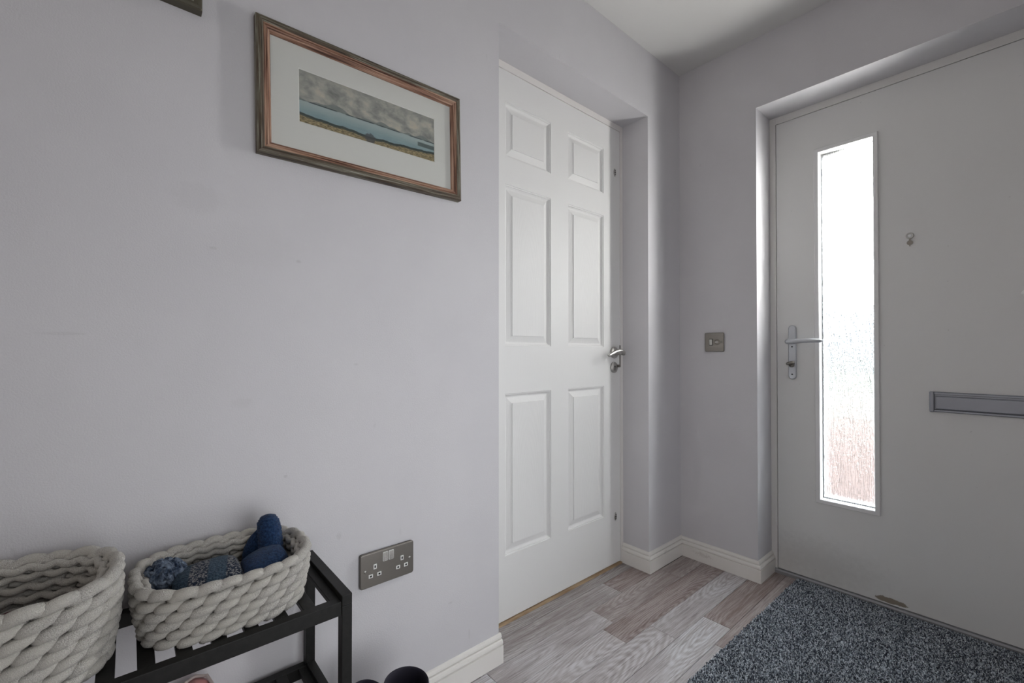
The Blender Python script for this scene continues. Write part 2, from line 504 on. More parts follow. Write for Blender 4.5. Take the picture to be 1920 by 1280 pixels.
# ------------------------------------------------------------------ floor: one object per plank
fl = struct(MB().box(-0.40, XW + 0.2, YBK - 0.2, YD + 0.02, -0.05, -0.0035).build('floor', M_SUB))
fl['label'] = 'grey and brown oak effect plank floor'
GREY = (0.60, 0.58, 0.59); LITE = (0.73, 0.735, 0.76); TAUP = (0.475, 0.415, 0.395); BRWN = (0.37, 0.29, 0.265); DARK = (0.40, 0.37, 0.36); MIDG = (0.47, 0.44, 0.435)
cols = [(-0.160, -0.0745), (-0.0745, 0.0185), (0.0185, 0.117), (0.117, 0.2125), (0.2125, 0.3105), (0.3105, 0.4085), (0.4085, 0.507)]
joints = [
    [0.80, 1.80],
    [0.42, 0.80, 1.509, 1.80],
    [-0.9, -0.35, 0.25, 0.822, 1.32, 1.80, 2.02],
    [-0.9, -0.30, 0.33, 0.75, 1.26, 2.02],
    [-0.9, -0.45, 0.15, 0.72, 1.405, 2.02],
    [-0.9, -0.25, 0.40, 0.98, 1.60, 2.18],
    [-0.9, -0.30, 0.25, 0.88, 1.477, 2.18]]
tones = [
    [DARK],
    [DARK, MIDG, BRWN],
    [GREY, TAUP, LITE, GREY, TAUP, TAUP],
    [MIDG, GREY, TAUP, GREY, BRWN],
    [GREY, TAUP, BRWN, GREY, GREY],
    [TAUP, GREY, MIDG, LITE, BRWN],
    [GREY, BRWN, MIDG, LITE, TAUP]]
for ci, (xa, xb) in enumerate(cols):
    for j in range(len(joints[ci]) - 1):
        ya, yb = joints[ci][j], joints[ci][j + 1]
        if xb < 0.015:
            ya = max(ya, YA - 0.02); yb = min(yb, YB + 0.02)
        elif xb < 0.4:
            yb = min(yb, Y0 + 0.01)
        xb2, xa2 = xb, xa
        g_ = 0.0007
        pb = MB().box(xa2 + g_, xb2 - g_, ya + g_, yb - g_, -0.0035, 0.0)
        p = pb.build('plank', M_PLANK, fl, loc=((xa + xb) / 2, (ya + yb) / 2, 0), bevel=0.0006, bseg=1)
        c = tones[ci][j]; q = random.uniform(0.94, 1.06)
        p.color = (c[0] * q, c[1] * q, c[2] * q, 1)
# unseen rest of the floor to the right and behind, in broad planks of the same kind
xx = 0.507
while xx < XW:
    yy = -1.0 + random.uniform(-0.4, 0)
    while yy < YD:
        y2 = min(yy + 0.62, YD + 0.01)
        p = MB().box(xx + .0004, min(xx + 0.098, XW) - .0004, yy + .0004, y2 - .0004, -0.0035, 0).build('plank', M_PLANK, fl, loc=(xx + 0.049, (yy + y2) / 2, 0))
        c = random.choice([GREY, TAUP, MIDG, LITE]); p.color = (*c, 1)
        yy = y2
    xx += 0.098
p = MB().box(0, XW, YBK, -0.9, -0.0035, 0).build('rear_boards', M_PLANK, fl); p.color = (*MIDG, 1)

# ------------------------------------------------------------------ skirting
PROF = [(0.0162, 0.0), (0.0162, 0.0545), (0.0108, 0.0555), (0.0108, 0.0587), (0.0154, 0.0596), (0.0148, 0.064), (0.0124, 0.0690), (0.0098, 0.0715),
        (0.0048, 0.0720), (0.0048, 0.0750), (0.0084, 0.0758), (0.0074, 0.080), (0.0050, 0.0845), (0.0010, 0.0868), (-0.002, 0.0868), (-0.002, 0.0)]
def skirting(name, path, parent=None):
    """path = wall line seen from above with the room on its right hand"""
    pts = [V((x, y)) for x, y in path]
    dirs = [(pts[i + 1] - pts[i]).normalized() for i in range(len(pts) - 1)]
    nor = [V((d.y, -d.x)) for d in dirs]
    mit = []
    for i in range(len(pts)):
        if i == 0: mit.append(nor[0])
        elif i == len(pts) - 1: mit.append(nor[-1])
        else:
            m = (nor[i - 1] + nor[i]); m = m / m.dot(nor[i]); mit.append(m)
    b = MB()
    b.rings([[V((pts[i].x + mit[i].x * d, pts[i].y + mit[i].y * d, z)) for d, z in PROF] for i in range(len(pts))])
    return b.build(name, M_SKIRT)
o = struct(skirting('baseboard_left', [(0, YBK), (0, YA + 0.006)])); o['label'] = 'white skirting under the long blank wall'
o = struct(skirting('baseboard_left', [(-D1 + 0.002, YB), (0, YB), (0, Y0)])); o['label'] = 'white skirting on the pier beside the panelled door'
o = struct(skirting('baseboard_front', [(0, Y0), (XR, Y0), (XR, YD - 0.002)])); o['label'] = 'scuffed white skirting under the metal switch'

# ------------------------------------------------------------------ inner six panel door
XD = -D1
d1 = tag(empty('door_1', (XD, 1.31, 0)), 'white six panel inner door in a lilac recess', kind='structure')
LY0, LY1, LZ0, LZ1 = 0.902, 1.7165, 0.010, 1.989
ycut = [LY0, 1.0225, 1.2600, 1.3605, 1.5965, LY1]
zcut = [LZ0, 0.2375, 0.8190, 0.9915, 1.5775, 1.6765, 1.8775, LZ1]
b = MB()
for i in range(5):
    for j in range(7):
        if i in (1, 3) and j in (1, 3, 5): continue
        b.quad((XD, ycut[i], zcut[j]), (XD, ycut[i + 1], zcut[j]), (XD, ycut[i + 1], zcut[j + 1]), (XD, ycut[i], zcut[j + 1]))
b.quad((XD, LY0, LZ0), (XD, LY0, LZ1), (XD - 0.035, LY0, LZ1), (XD - 0.035, LY0, LZ0))
b.quad((XD, LY1, LZ0), (XD, LY1, LZ1), (XD - 0.035, LY1, LZ1), (XD - 0.035, LY1, LZ0))
b.quad((XD, LY0, LZ0), (XD, LY1, LZ0), (XD - 0.035, LY1, LZ0), (XD - 0.035, LY0, LZ0))
b.quad((XD, LY0, LZ1), (XD, LY1, LZ1), (XD - 0.035, LY1, LZ1), (XD - 0.035, LY0, LZ1))
b.quad((XD - 0.035, LY0, LZ0), (XD - 0.035, LY1, LZ0), (XD - 0.035, LY1, LZ1), (XD - 0.035, LY0, LZ1))
b.build('door_leaf', M_DOOR, d1)
PP = [(0, 0), (0.0012, -0.0028), (0.0045, -0.0032), (0.0058, -0.0068), (0.0105, -0.0108), (0.0138, -0.0116), (0.0158, -0.0112), (0.0345, -0.0050),
      (0.0366, -0.0044), (0.0374, -0.0016), (0.041, -0.0014)]
for i in (1, 3):
    for j in (1, 3, 5):
        b = MB()
        rs = []
        for ins, dep in PP:
            y0, y1, z0, z1 = ycut[i] + ins, ycut[i + 1] - ins, zcut[j] + ins, zcut[j + 1] - ins
            rs.append([(XD + dep, y0, z0), (XD + dep, y1, z0), (XD + dep, y1, z1), (XD + dep, y0, z1)])
        b.rings(rs, cap0=False, cap1=True)
        b.build('door_panel', M_PANEL, d1, loc=(XD, (ycut[i] + ycut[i + 1]) / 2, (zcut[j] + zcut[j + 1]) / 2))
# lining: jambs, head, stops
b = MB()
fx0, fx1 = -0.26, XD + 0.0015
b.box(fx0, fx1, YA, LY0 - 0.002, 0, ZH); b.box(fx0, fx1, LY1 + 0.002, YB, 0, ZH); b.box(fx0, fx1, LY0 - 0.002, LY1 + 0.002, LZ1 + 0.0025, ZH)
b.box(fx0, XD - 0.037, LY0 - 0.002, LY0 + 0.012, 0, ZH - 0.02); b.box(fx0, XD - 0.037, LY1 - 0.012, LY1 + 0.002, 0, ZH - 0.02)
b.box(fx0, XD - 0.037, LY0 + 0.012, LY1 - 0.012, LZ1 - 0.012, ZH - 0.02)
b.build('door_lining', M_FRAME, d1, bevel=0.0006, bseg=1)
MB().box(-0.26, XD + 0.0095, LY0 - 0.004, LY1 + 0.002, -0.0034, 0.0065).build('oak_threshold', M_OAK, d1)
# handle
HY, HZ = 1.668, 0.966
h = MB(); h.smooth = True
h.lathe((XD, HY, HZ), (1, 0, 0), [(0.0, 0), (0.026, 0.0), (0.0265, 0.004), (0.0255, 0.0085), (0.022, 0.0095), (0.012, 0.0095), (0.0105, 0.012), (0.0105, 0.048), (0.0, 0.048)])
hd = h.build('lever_handle', M_STEEL, d1, loc=(XD, HY, HZ))
h = MB(); h.smooth = True
pth = [(XD + 0.049, HY + 0.008, HZ - 0.007), (XD + 0.051, HY + 0.004, HZ + 0.001), (XD + 0.053, HY - 0.008, HZ + 0.006), (XD + 0.053, HY - 0.025, HZ + 0.009), (XD + 0.052, HY - 0.05, HZ + 0.005),
       (XD + 0.051, HY - 0.075, HZ - 0.003), (XD + 0.050, HY - 0.098, HZ - 0.011), (XD + 0.050, HY - 0.104, HZ - 0.013)]
h.tube(pth, [0.0095, 0.0105, 0.010, 0.0092, 0.0085, 0.0078, 0.0075, 0.0055], 14, sx=0.85)
h.build('lever', M_STEEL, hd)
h = MB(); h.smooth = True
h.lathe((XD, HY, 0.899), (1, 0, 0), [(0.0, 0), (0.0245, 0), (0.025, 0.003), (0.024, 0.0065), (0.021, 0.0075), (0.0, 0.0075)])
e = h.build('key_escutcheon', M_STEEL, d1, loc=(XD, HY, 0.899))
MB().disc((XD, HY, 0.903), (1, 0, 0), 0.0042, 0.007, 0.0078, 14).box(XD + 0.007, XD + 0.0078, HY - 0.0021, HY + 0.0021, 0.885, 0.902).build('keyhole', M_BLACK, e)
h = MB().disc((XD, HY + 0.030, 0.905), (1, 0, 0.0), 0.006, 0.0, 0.014, 12); h.build('latch_knob', M_STEEL_D, d1)
MB().box(XD - 0.02, XD + 0.0022, LY1 - 0.0035, LY1 + 0.003, 0.905, 1.0).build('latch_faceplate', M_STEEL_D, d1)
for z in (1.791, 0.221):
    h = MB(); h.smooth = True
    rs = []
    for sc, dd in ((1.0, 0.0), (1.0, 0.0015), (0.86, 0.0028), (0.5, 0.0032)):
        rs.append([V((XD + dd, 1.679 + 0.0085 * sc * cos(2 * pi * q / 20), z + 0.0185 * sc * sin(2 * pi * q / 20))) for q in range(20)])
    h.rings(rs)
    e = h.build('cover_plate', M_STEEL, d1)
    MB().disc((XD, 1.679, z + 0.009), (1, 0, 0), 0.0026, 0.002, 0.0042, 10).disc((XD, 1.679, z - 0.009), (1, 0, 0), 0.0026, 0.002, 0.0042, 10).disc((XD, 1.679, z), (1, 0, 0), 0.0035, 0.002, 0.0038, 10).build('screw_heads', M_BLACK, e)

# ------------------------------------------------------------------ front door
d2 = tag(empty('door_2', (0.83, YD, 0)), 'pale grey front door with a tall narrow rippled glass strip', kind='structure')
FX0, FX1, FZ0, FZ1 = 0.3735, 1.297, 0.020, 1.977
GX0, GX1, GZ0, GZ1 = 0.533, 0.7105, 0.3605, 1.800
b = MB()
xs = [FX0, GX0 - 0.004, GX1 + 0.004, FX1]; zs = [FZ0, GZ0 - 0.004, GZ1 + 0.004, FZ1]
for yq in (YD, YD + 0.066):
    for i in range(3):
        for j in range(3):
            if i == 1 and j == 1: continue
            b.quad((xs[i], yq, zs[j]), (xs[i + 1], yq, zs[j]), (xs[i + 1], yq, zs[j + 1]), (xs[i], yq, zs[j + 1]))
for x in (FX0, FX1): b.quad((x, YD, FZ0), (x, YD + 0.066, FZ0), (x, YD + 0.066, FZ1), (x, YD, FZ1))
for z in (FZ0, FZ1): b.quad((FX0, YD, z), (FX1, YD, z), (FX1, YD + 0.066, z), (FX0, YD + 0.066, z))
for x in (xs[1], xs[2]): b.quad((x, YD, zs[1]), (x, YD + 0.066, zs[1]), (x, YD + 0.066, zs[2]), (x, YD, zs[2]))
for z in (zs[1], zs[2]): b.quad((xs[1], YD, z), (xs[2], YD, z), (xs[2], YD + 0.066, z), (xs[1], YD + 0.066, z))
b.build('door_leaf', M_FDOOR, d2, loc=(0, YD, 0))
# glazing bead lining the opening and lapping onto the face
b = MB()
def ring4(ins, y):
    return [(GX0 + ins, y, GZ0 + ins), (GX1 - ins, y, GZ0 + ins), (GX1 - ins, y, GZ1 - ins), (GX0 + ins, y, GZ1 - ins)]
b.rings([ring4(-0.0165, YD - 0.0002), ring4(-0.0165, YD - 0.005), ring4(-0.0145, YD - 0.0075), ring4(-0.002, YD - 0.0075), ring4(0.0, YD - 0.006),
         ring4(0.0, YD + 0.030), ring4(-0.0035, YD + 0.030), ring4(-0.0035, YD - 0.0002)], loop=True)
bead = b.build('glazing_bead', M_BEAD, d2)
b = MB()
for i in range(9):
    b.disc((GX0, YD + 0.014, GZ0 + 0.09 + i * 0.16), (1, 0, 0), 0.0016, 0, 0.0012, 8)
for x in (0.575, 0.665):
    b.disc((x, YD + 0.014, GZ0), (0, 0, 1), 0.0016, 0, 0.0012, 8)
tag(b.build('bead_pins', M_STEEL_D, bead), kind='stuff')
MB().box(GX0 - 0.0034, GX1 + 0.0034, YD + 0.0305, YD + 0.0365, GZ0 - 0.003, GZ1 + 0.003).build('glass_pane', M_GLASS, d2, loc=(0.622, YD + 0.0335, 1.08))
# outer bead so that the pane is held from both sides
b = MB()
b.rings([ring4(-0.0035, YD + 0.037), ring4(0.004, YD + 0.037), ring4(0.004, YD + 0.072), ring4(-0.016, YD + 0.072), ring4(-0.016, YD + 0.0665), ring4(-0.0035, YD + 0.0665)], loop=True)
b.build('outer_bead', M_BEAD, d2)
# frame
b = MB()
b.box(XR, FX0 - 0.0022, YD - 0.001, YD + 0.11, 0, ZF); b.box(FX1 + 0.0022, XR2, YD - 0.001, YD + 0.11, 0, ZF); b.box(FX0 - 0.0022, FX1 + 0.0022, YD - 0.001, YD + 0.11, FZ1 + 0.0022, ZF)
b.box(FX0 - 0.0022, FX0 + 0.012, YD + 0.068, YD + 0.11, 0.02, FZ1); b.box(FX1 - 0.012, FX1 + 0.0022, YD + 0.068, YD + 0.11, 0.02, FZ1); b.box(FX0 + 0.012, FX1 - 0.012, YD + 0.068, YD + 0.11, FZ1 - 0.012, FZ1 + 0.0022)
b.build('door_frame', M_FFRAME, d2, bevel=0.0006, bseg=1)
b = MB()
b.rings([[(x, y, z) for y, z in ((YD - 0.012, -0.0035), (YD - 0.012, 0.012), (YD - 0.008, 0.0175), (YD + 0.02, 0.0175), (YD + 0.11, 0.010), (YD + 0.11, -0.0035))] for x in (XR, XR2)])
b.build('metal_threshold', M_ALU, d2)
# lever handle on long back plate
HX = 0.434
b = MB(); b.smooth = False
for_plate = []
for dd, ins in ((0.0, 0.0), (0.0065, 0.0), (0.009, 0.003)):
    for_plate.append([p for p in rrect((HX, YD - dd, 0.968), (1, 0, 0), (0, 0, 1), 0.0148 - ins, 0.1165 - ins, 0.0145 - ins, 8)])
b.rings(for_plate)
bp = b.build('door_handle', M_SILVER, d2, loc=(HX, YD, 0.968))
h = MB(); h.smooth = True
h.lathe((HX, YD, 1.013), (0, -1, 0), [(0.0, 0.006), (0.0105, 0.009), (0.0100, 0.042), (0.0, 0.046)], 20)
yl = YD - 0.046
pth = [(HX - 0.013, yl + 0.004, 1.0135), (HX - 0.004, yl, 1.0135), (HX + 0.012, yl - 0.002, 1.0140), (HX + 0.045, yl - 0.004, 1.0160), (HX + 0.08, yl - 0.002, 1.0165), (HX + 0.108, yl + 0.004, 1.0155), (HX + 0.118, yl + 0.008, 1.0150)]
h.tube(pth, [0.0085, 0.0115, 0.0110, 0.0100, 0.0090, 0.0080, 0.0050], 14, sx=0.8)
h.build('lever', M_SILVER, bp)
h = MB(); h.smooth = True
h.lathe((HX, YD, 0.912), (0, -1, 0), [(0.0, 0.006), (0.0085, 0.009), (0.0085, 0.022), (0.0, 0.024)], 16)
h.tube([(HX - 0.016, YD - 0.026, 0.918), (HX - 0.006, YD - 0.028, 0.921), (HX + 0.006, YD - 0.028, 0.924), (HX + 0.014, YD - 0.026, 0.925)], [0.005, 0.0075, 0.0075, 0.005], 12)
h.build('thumb_turn', M_STEEL_D, bp)
MB().disc((HX, YD, 0.992), (0, -1, 0), 0.0032, 0.008, 0.0095, 12).disc((HX, YD, 0.873), (0, -1, 0), 0.0036, 0.008, 0.0095, 12).build('screw_heads', M_BLACK, bp)
h = MB(); h.smooth = True
h.lathe((HX, YD + 0.066, 1.013), (0, 1, 0), [(0.0, 0.0), (0.011, 0.0), (0.0105, 0.042), (0.0, 0.045)], 16)
h.tube([(HX - 0.01, YD + 0.110, 1.013), (HX + 0.02, YD + 0.114, 1.014), (HX + 0.08, YD + 0.114, 1.014), (HX + 0.125, YD + 0.106, 1.013)], [0.009, 0.011, 0.010, 0.007], 12)
h.build('outer_lever', M_SILVER, bp)
# door viewer
PX = 0.816
h = MB(); h.smooth = True
h.lathe((PX, YD, 1.397), (0, -1, 0), [(0.0065, 0.0), (0.0115, 0.0), (0.0115, 0.003), (0.0095, 0.0045), (0.0072, 0.0035), (0.0065, 0.001)], 24)
pv = h.build('door_viewer', M_STEEL, d2)
h = MB(); h.smooth = True
h.lathe((PX, YD, 1.397), (0, -1, 0), [(0.0072, 0.0005), (0.006, 0.0022), (0.003, 0.003), (0.0, 0.0031)], 20)
h.build('lens', M_LENS, pv)
h = MB()
h.disc((PX, YD, 1.3715), (0, -1, 0), 0.0088, 0.001, 0.003, 20).box(PX - 0.002, PX + 0.002, YD - 0.003, YD - 0.001, 1.379, 1.386).box(PX - 0.0015, PX + 0.0015, YD - 0.003, YD - 0.001, 1.358, 1.364)
h.build('swing_cover', M_STEEL_D, pv)
# letter plate
LX0, LX1, LPZ0, LPZ1 = 0.866, 1.180, 0.7575, 0.829
b = MB()
xm = (LX0 + LX1) / 2; zm = (LPZ0 + LPZ1) / 2; hu = (LX1 - LX0) / 2; hw = (LPZ1 - LPZ0) / 2
def lr(ins, y, r=0.004): return rrect((xm, y, zm), (1, 0, 0), (0, 0, 1), hu - ins, hw - ins, max(r - ins * 0.2, 0.001), 4)
b.rings([lr(0, YD), lr(0, YD - 0.007), lr(0.003, YD - 0.011), lr(0.0075, YD - 0.011), lr(0.009, YD - 0.006), lr(0.009, YD - 0.0005)], cap0=True, cap1=True)
lp = b.build('letter_plate', M_GREYMETAL, d2)
b = MB()
b.rings([[(x, y, z) for y, z in ((YD - 0.0005, LPZ0 + 0.010), (YD - 0.0065, LPZ0 + 0.010), (YD - 0.008, LPZ0 + 0.013), (YD - 0.0085, LPZ1 - 0.018), (YD - 0.0065, LPZ1 - 0.0145), (YD - 0.0005, LPZ1 - 0.0145))] for x in (LX0 + 0.0155, LX1 - 0.0155)])
b.build('flap', M_GREYMETAL, lp, bevel=0.0006, bseg=1)
for xa, xb in ((LX0 - 0.0005, LX0 + 0.0125), (LX1 - 0.0125, LX1 + 0.0005)):
    MB().box(xa, xb, YD - 0.0145, YD - 0.0005, LPZ0 - 0.0005, LPZ1 + 0.0005).build('end_cap', M_GREYMETAL, lp, bevel=0.003, bseg=3)

h = MB(); h.smooth = True
h.lathe((1.0935, YD, 1.158), (0, -1, 0), [(0.0, 0), (0.011, 0.0), (0.011, 0.003), (0.0055, 0.006), (0.0055, 0.016), (0.009, 0.020), (0.0085, 0.026), (0.0, 0.028)], 18)
h.build('pale_fitting', M_WPLAST, d2)  # unidentified pale fitting, shaped as a small knob

# ------------------------------------------------------------------ outside, seen through the rippled glass
def paving_build(k, b):
    br = k.n('ShaderNodeTexBrick')
    g = k.n('ShaderNodeTexCoord').outputs['Object']
    k.l(k.mapping(g, (5, 5, 5)), br.inputs['Vector'])
    br.inputs['Color1'].default_value = rgb(0.090, 0.066, 0.058); br.inputs['Color2'].default_value = rgb(0.078, 0.060, 0.055)
    br.inputs['Mortar'].default_value = rgb(0.060, 0.053, 0.050); br.inputs['Scale'].default_value = 1.0
    k.l(br.outputs['Color'], b.inputs['Base Color'])
M_PAVE = material('pink_block_paving', rough=0.9, spec=0.0, build=paving_build)
M_CONC = material('pale_concrete', (0.105, 0.10, 0.092), 0.9, spec=0.0)
M_GRASS = material('verge_grass', (0.090, 0.096, 0.080), 0.95, spec=0.0)
M_HOUSE = material('blue_grey_render', (0.100, 0.107, 0.113), 0.9, spec=0.0)
M_ROOF = material('grey_roof_tile', (0.10, 0.107, 0.115), 0.9, spec=0.0)
M_DARKGL = material('dark_window', (0.03, 0.035, 0.045), 0.2)
struct(MB().box(-14, 14, YD + 0.11, 8.5, -0.25, -0.08).build('driveway', M_PAVE))
struct(MB().box(-20, 20, 8.5, 14.0, -0.25, -0.07).build('pavement', M_CONC))
struct(MB().box(-40, 40, 14.0, 60.0, -0.30, -0.05).build('verge', M_GRASS))
hb_ = tag(empty('bungalow', (-6.0, 30, -0.05)), 'blue grey bungalow across the road, blurred by the rippled glass', 'building')
MB().box(-16, 4, 27, 34, -0.05, 2.9).build('walls', M_HOUSE, hb_)
b = MB()
b.rings([[(x, 26.6, 2.9), (x, 34.4, 2.9), (x, 30.5, 4.6)] for x in (-16.4, 4.4)])
b.build('roof', M_ROOF, hb_)
for x in (-12.5, -8.2, -5.6, -1.5):
    MB().box(x - 0.7, x + 0.7, 26.95, 27.02, 0.9, 2.0).build('window', M_DARKGL, hb_)

# ------------------------------------------------------------------ door mat
def tuft_build(k, b):
    ge = k.n('ShaderNodeNewGeometry')
    g = k.n('ShaderNodeTexCoord').outputs['Object']
    c = k.ramp(ge.outputs['Random Per Island'], [(0.0, rgb(0.035, 0.043, 0.060)), (0.28, rgb(0.11, 0.13, 0.165)), (0.55, rgb(0.33, 0.375, 0.43)), (0.82, rgb(0.60, 0.655, 0.71)), (1.0, rgb(0.78, 0.83, 0.88))])
    k.l(c, b.inputs['Base Color'])
M_TUFT = material('salt_and_pepper_pile', rough=0.95, spec=0.1, build=tuft_build)
M_MATB = material('mat_backing', (0.03, 0.033, 0.04), 0.9)
mt = tag(empty('doormat', (0.87, 1.50, 0)), 'large charcoal grey flecked doormat laid against the front door', 'doormat')
MY0, MY1, MX1 = 0.85, YD - 0.016, 1.285
def mx0(y): return 0.437 + (y - 1.226) * 0.017
b = MB()
b.rings([[(mx0(y), y, 0.0002), (MX1, y, 0.0002), (MX1, y, 0.006), (mx0(y), y, 0.006)] for y in (MY0, MY1)])
b.build('backing', M_MATB, mt)
b = MB()
rnd = random.random
vs = []; fs = []
st = 0.0035
y = MY0
row = 0
while y < MY1 - 0.002:
    xl = mx0(y)
    x = xl + (st / 2 if row % 2 else 0)
    while x < MX1:
        # the camera's frame never reaches this corner
        px = x + (rnd() - .5) * .004; py = y + (rnd() - .5) * .004
        px = max(px, xl - 0.001)
        if py < MY1:
            hh = 0.006 + 0.0045 * (0.65 + 0.6 * rnd())
            lx, ly = (rnd() - .5) * .006, (rnd() - .5) * .006
            a = rnd() * 6.28; r = 0.0015 + 0.0009 * rnd()
            i0 = len(vs)
            for q in range(3):
                vs.append((px + r * cos(a + q * 2.094), py + r * sin(a + q * 2.094), 0.0055))
            for q in range(3):
                vs.append((px + lx + 0.7 * r * cos(a + q * 2.094), py + ly + 0.7 * r * sin(a + q * 2.094), hh - 0.001))
            vs.append((px + lx * 1.2, py + ly * 1.2, hh))
            for q in range(3):
                q2 = (q + 1) % 3
                fs.append((i0 + q, i0 + q2, i0 + 3 + q2, i0 + 3 + q)); fs.append((i0 + 3 + q, i0 + 3 + q2, i0 + 6))
        x += st
    y += st * 0.9
    row += 1
me = bpy.data.meshes.new('pile')
off = OFF[mt]
me.from_pydata([(p[0] - off.x, p[1] - off.y, p[2] - off.z) for p in vs], [], fs)
me.materials.append(M_TUFT)
po_ = bpy.data.objects.new('pile', me); COL.objects.link(po_); po_.parent = mt; OFF[po_] = off
po_['kind'] = 'stuff'

# ------------------------------------------------------------------ framed pictures
def weather(axis):
    def bd(k, b):
        g = k.n('ShaderNodeTexCoord').outputs['Object']
        sc = (60, 7, 260) if axis == 'y' else (60, 260, 7)
        f = k.noise(k.mapping(g, sc), 1.0, 4, 0.7, 0.5)
        k.l(k.ramp(f, [(0.34, rgb(0.022, 0.014, 0.008)), (0.45, rgb(0.085, 0.058, 0.036)), (0.53, rgb(0.13, 0.12, 0.085)), (0.66, rgb(0.30, 0.29, 0.235))]), b.inputs['Base Color'])
        k.l(k.bump(f, 0.5, 0.001), b.inputs['Normal'])
    return bd
def copper(axis):
    def bd(k, b):
        g = k.n('ShaderNodeTexCoord').outputs['Object']
        sc = (60, 6, 240) if axis == 'y' else (60, 240, 6)
        f = k.noise(k.mapping(g, sc), 1.0, 3, 0.6)
        k.l(k.ramp(f, [(0.38, rgb(0.075, 0.030, 0.018)), (0.48, rgb(0.26, 0.135, 0.085)), (0.66, rgb(0.47, 0.31, 0.225))]), b.inputs['Base Color'])
    return bd
MW = {a: [material('weathered_frame_wood_' + a, rough=0.6, build=weather(a)), material('copper_brown_slip_' + a, rough=0.5, build=copper(a))] for a in 'yz'}
M_MOUNT = material('cream_mount_board', (0.66, 0.67, 0.63), 0.8)
M_MOUNT_CUT = material('mount_bevel', (0.78, 0.78, 0.74), 0.8)

def art_build(k, b):
    g = k.n('ShaderNodeTexCoord').outputs['Generated']
    sp = k.n('ShaderNodeSeparateXYZ'); k.l(g, sp.inputs[0])
    u, v = sp.outputs[1], sp.outputs[2]
    uv = k.n('ShaderNodeCombineXYZ')
    k.l(k.math('MULTIPLY', u, 2.9), uv.inputs[0]); k.l(v, uv.inputs[1])
    p = uv.outputs[0]
    cl = k.noise(k.mapping(p, (1, 1.35, 1)), 3.6, 7, 0.60, 0.25)
    sky = k.ramp(cl, [(0.30, rgb(0.17, 0.185, 0.17)), (0.45, rgb(0.30, 0.31, 0.28)), (0.58, rgb(0.43, 0.425, 0.37)), (0.72, rgb(0.56, 0.52, 0.40))])
    sky = k.mix(k.smooth(v, 0.80, 1.0), sky, k.mix(0.5, sky, rgb(0.24, 0.25, 0.23)))
    # hills
    hn = k.math('MULTIPLY', k.math('SUBTRACT', k.noise(k.mapping(p, (1, 0, 0)), 2.2, 1, 0.4), 0.40), 0.36)
    ht = k.math('ADD', hn, 0.435)
    hill = k.smooth(k.math('SUBTRACT', ht, v), -0.008, 0.008)
    hilc = k.mix(k.noise(p, 16, 3, 0.6), rgb(0.13, 0.16, 0.155), rgb(0.26, 0.29, 0.265))
    c = k.mix(hill, sky, hilc)
    # sea
    sea = k.smooth(v, 0.425, 0.437, 1.0, 0.0)
    sn = k.noise(k.mapping(p, (1.2, 9, 1)), 3.0, 3, 0.6)
    seac = k.mix(sn, rgb(0.15, 0.25, 0.27), rgb(0.30, 0.41, 0.42))
    seac = k.mix(k.smooth(v, 0.20, 0.42), seac, rgb(0.36, 0.44, 0.43))
    c = k.mix(sea, c, seac)
    line = k.math('MULTIPLY', k.smooth(k.math('ABSOLUTE', k.math('SUBTRACT', v, 0.432)), 0.006, 0.014, 1.0, 0.0), k.smooth(k.noise(k.mapping(p, (1, 0, 0)), 3.0, 2), 0.40, 0.5))
    c = k.mix(line, c, rgb(0.05, 0.07, 0.075))
    # shore
    bn = k.math('MULTIPLY', k.math('SUBTRACT', k.noise(k.mapping(p, (1, 0, 0)), 1.7, 4, 0.6), 0.5), 0.16)
    u2 = k.math('SUBTRACT', u, 0.45)
    bt = k.math('ADD', k.math('ADD', bn, 0.165), k.math('MULTIPLY', k.math('MULTIPLY', u2, u2), 0.28))
    dv = k.math('SUBTRACT', bt, v)
    fld = k.noise(k.mapping(p, (3, 12, 1)), 5.0, 5, 0.7)
    field = k.ramp(fld, [(0.34, rgb(0.055, 0.055, 0.03)), (0.47, rgb(0.20, 0.16, 0.085)), (0.58, rgb(0.40, 0.33, 0.18)), (0.70, rgb(0.50, 0.45, 0.30))])
    field = k.mix(k.smooth(dv, 0.03, 0.07), rgb(0.040, 0.060, 0.055), field)
    c = k.mix(k.smooth(dv, -0.006, 0.006), c, field)
    # dark jetty on the right and a clump of trees in the middle
    def boxm(u0, u1, v0, v1):
        a = k.math('MULTIPLY', k.smooth(u, u0 - .004, u0 + .004), k.smooth(u, u1 - .004, u1 + .004, 1.0, 0.0))
        d = k.math('MULTIPLY', k.smooth(v, v0 - .012, v0 + .012), k.smooth(v, v1 - .012, v1 + .012, 1.0, 0.0))
        return k.math('MULTIPLY', a, d)
    c = k.mix(k.math('MULTIPLY', boxm(0.845, 1.1, 0.28, 0.365), 0.8), c, rgb(0.045, 0.065, 0.06))
    du = k.math('DIVIDE', k.math('SUBTRACT', u, 0.475), 0.040)
    dz = k.math('DIVIDE', k.math('SUBTRACT', v, 0.12), 0.10)
    dd = k.math('ADD', k.math('ADD', k.math('MULTIPLY', du, du), k.math('MULTIPLY', dz, dz)), k.math('MULTIPLY', k.math('SUBTRACT', k.noise(p, 30, 3, 0.7), 0.5), 2.2))
    c = k.mix(k.smooth(dd, 0.7, 1.1, 0.85, 0.0), c, rgb(0.07, 0.075, 0.08))
    k.l(c, b.inputs['Base Color'])
M_ART = material('painted_coast_print', rough=0.6, spec=0.2, build=art_build)
def sketch_build(k, b):
    g = k.n('ShaderNodeTexCoord').outputs['Generated']
    k.l(k.ramp(k.noise(g, 5, 4, 0.6), [(0.3, rgb(0.04, 0.038, 0.025)), (0.7, rgb(0.16, 0.15, 0.11))]), b.inputs['Base Color'])
M_ART2 = material('dark_print', rough=0.6, build=sketch_build)

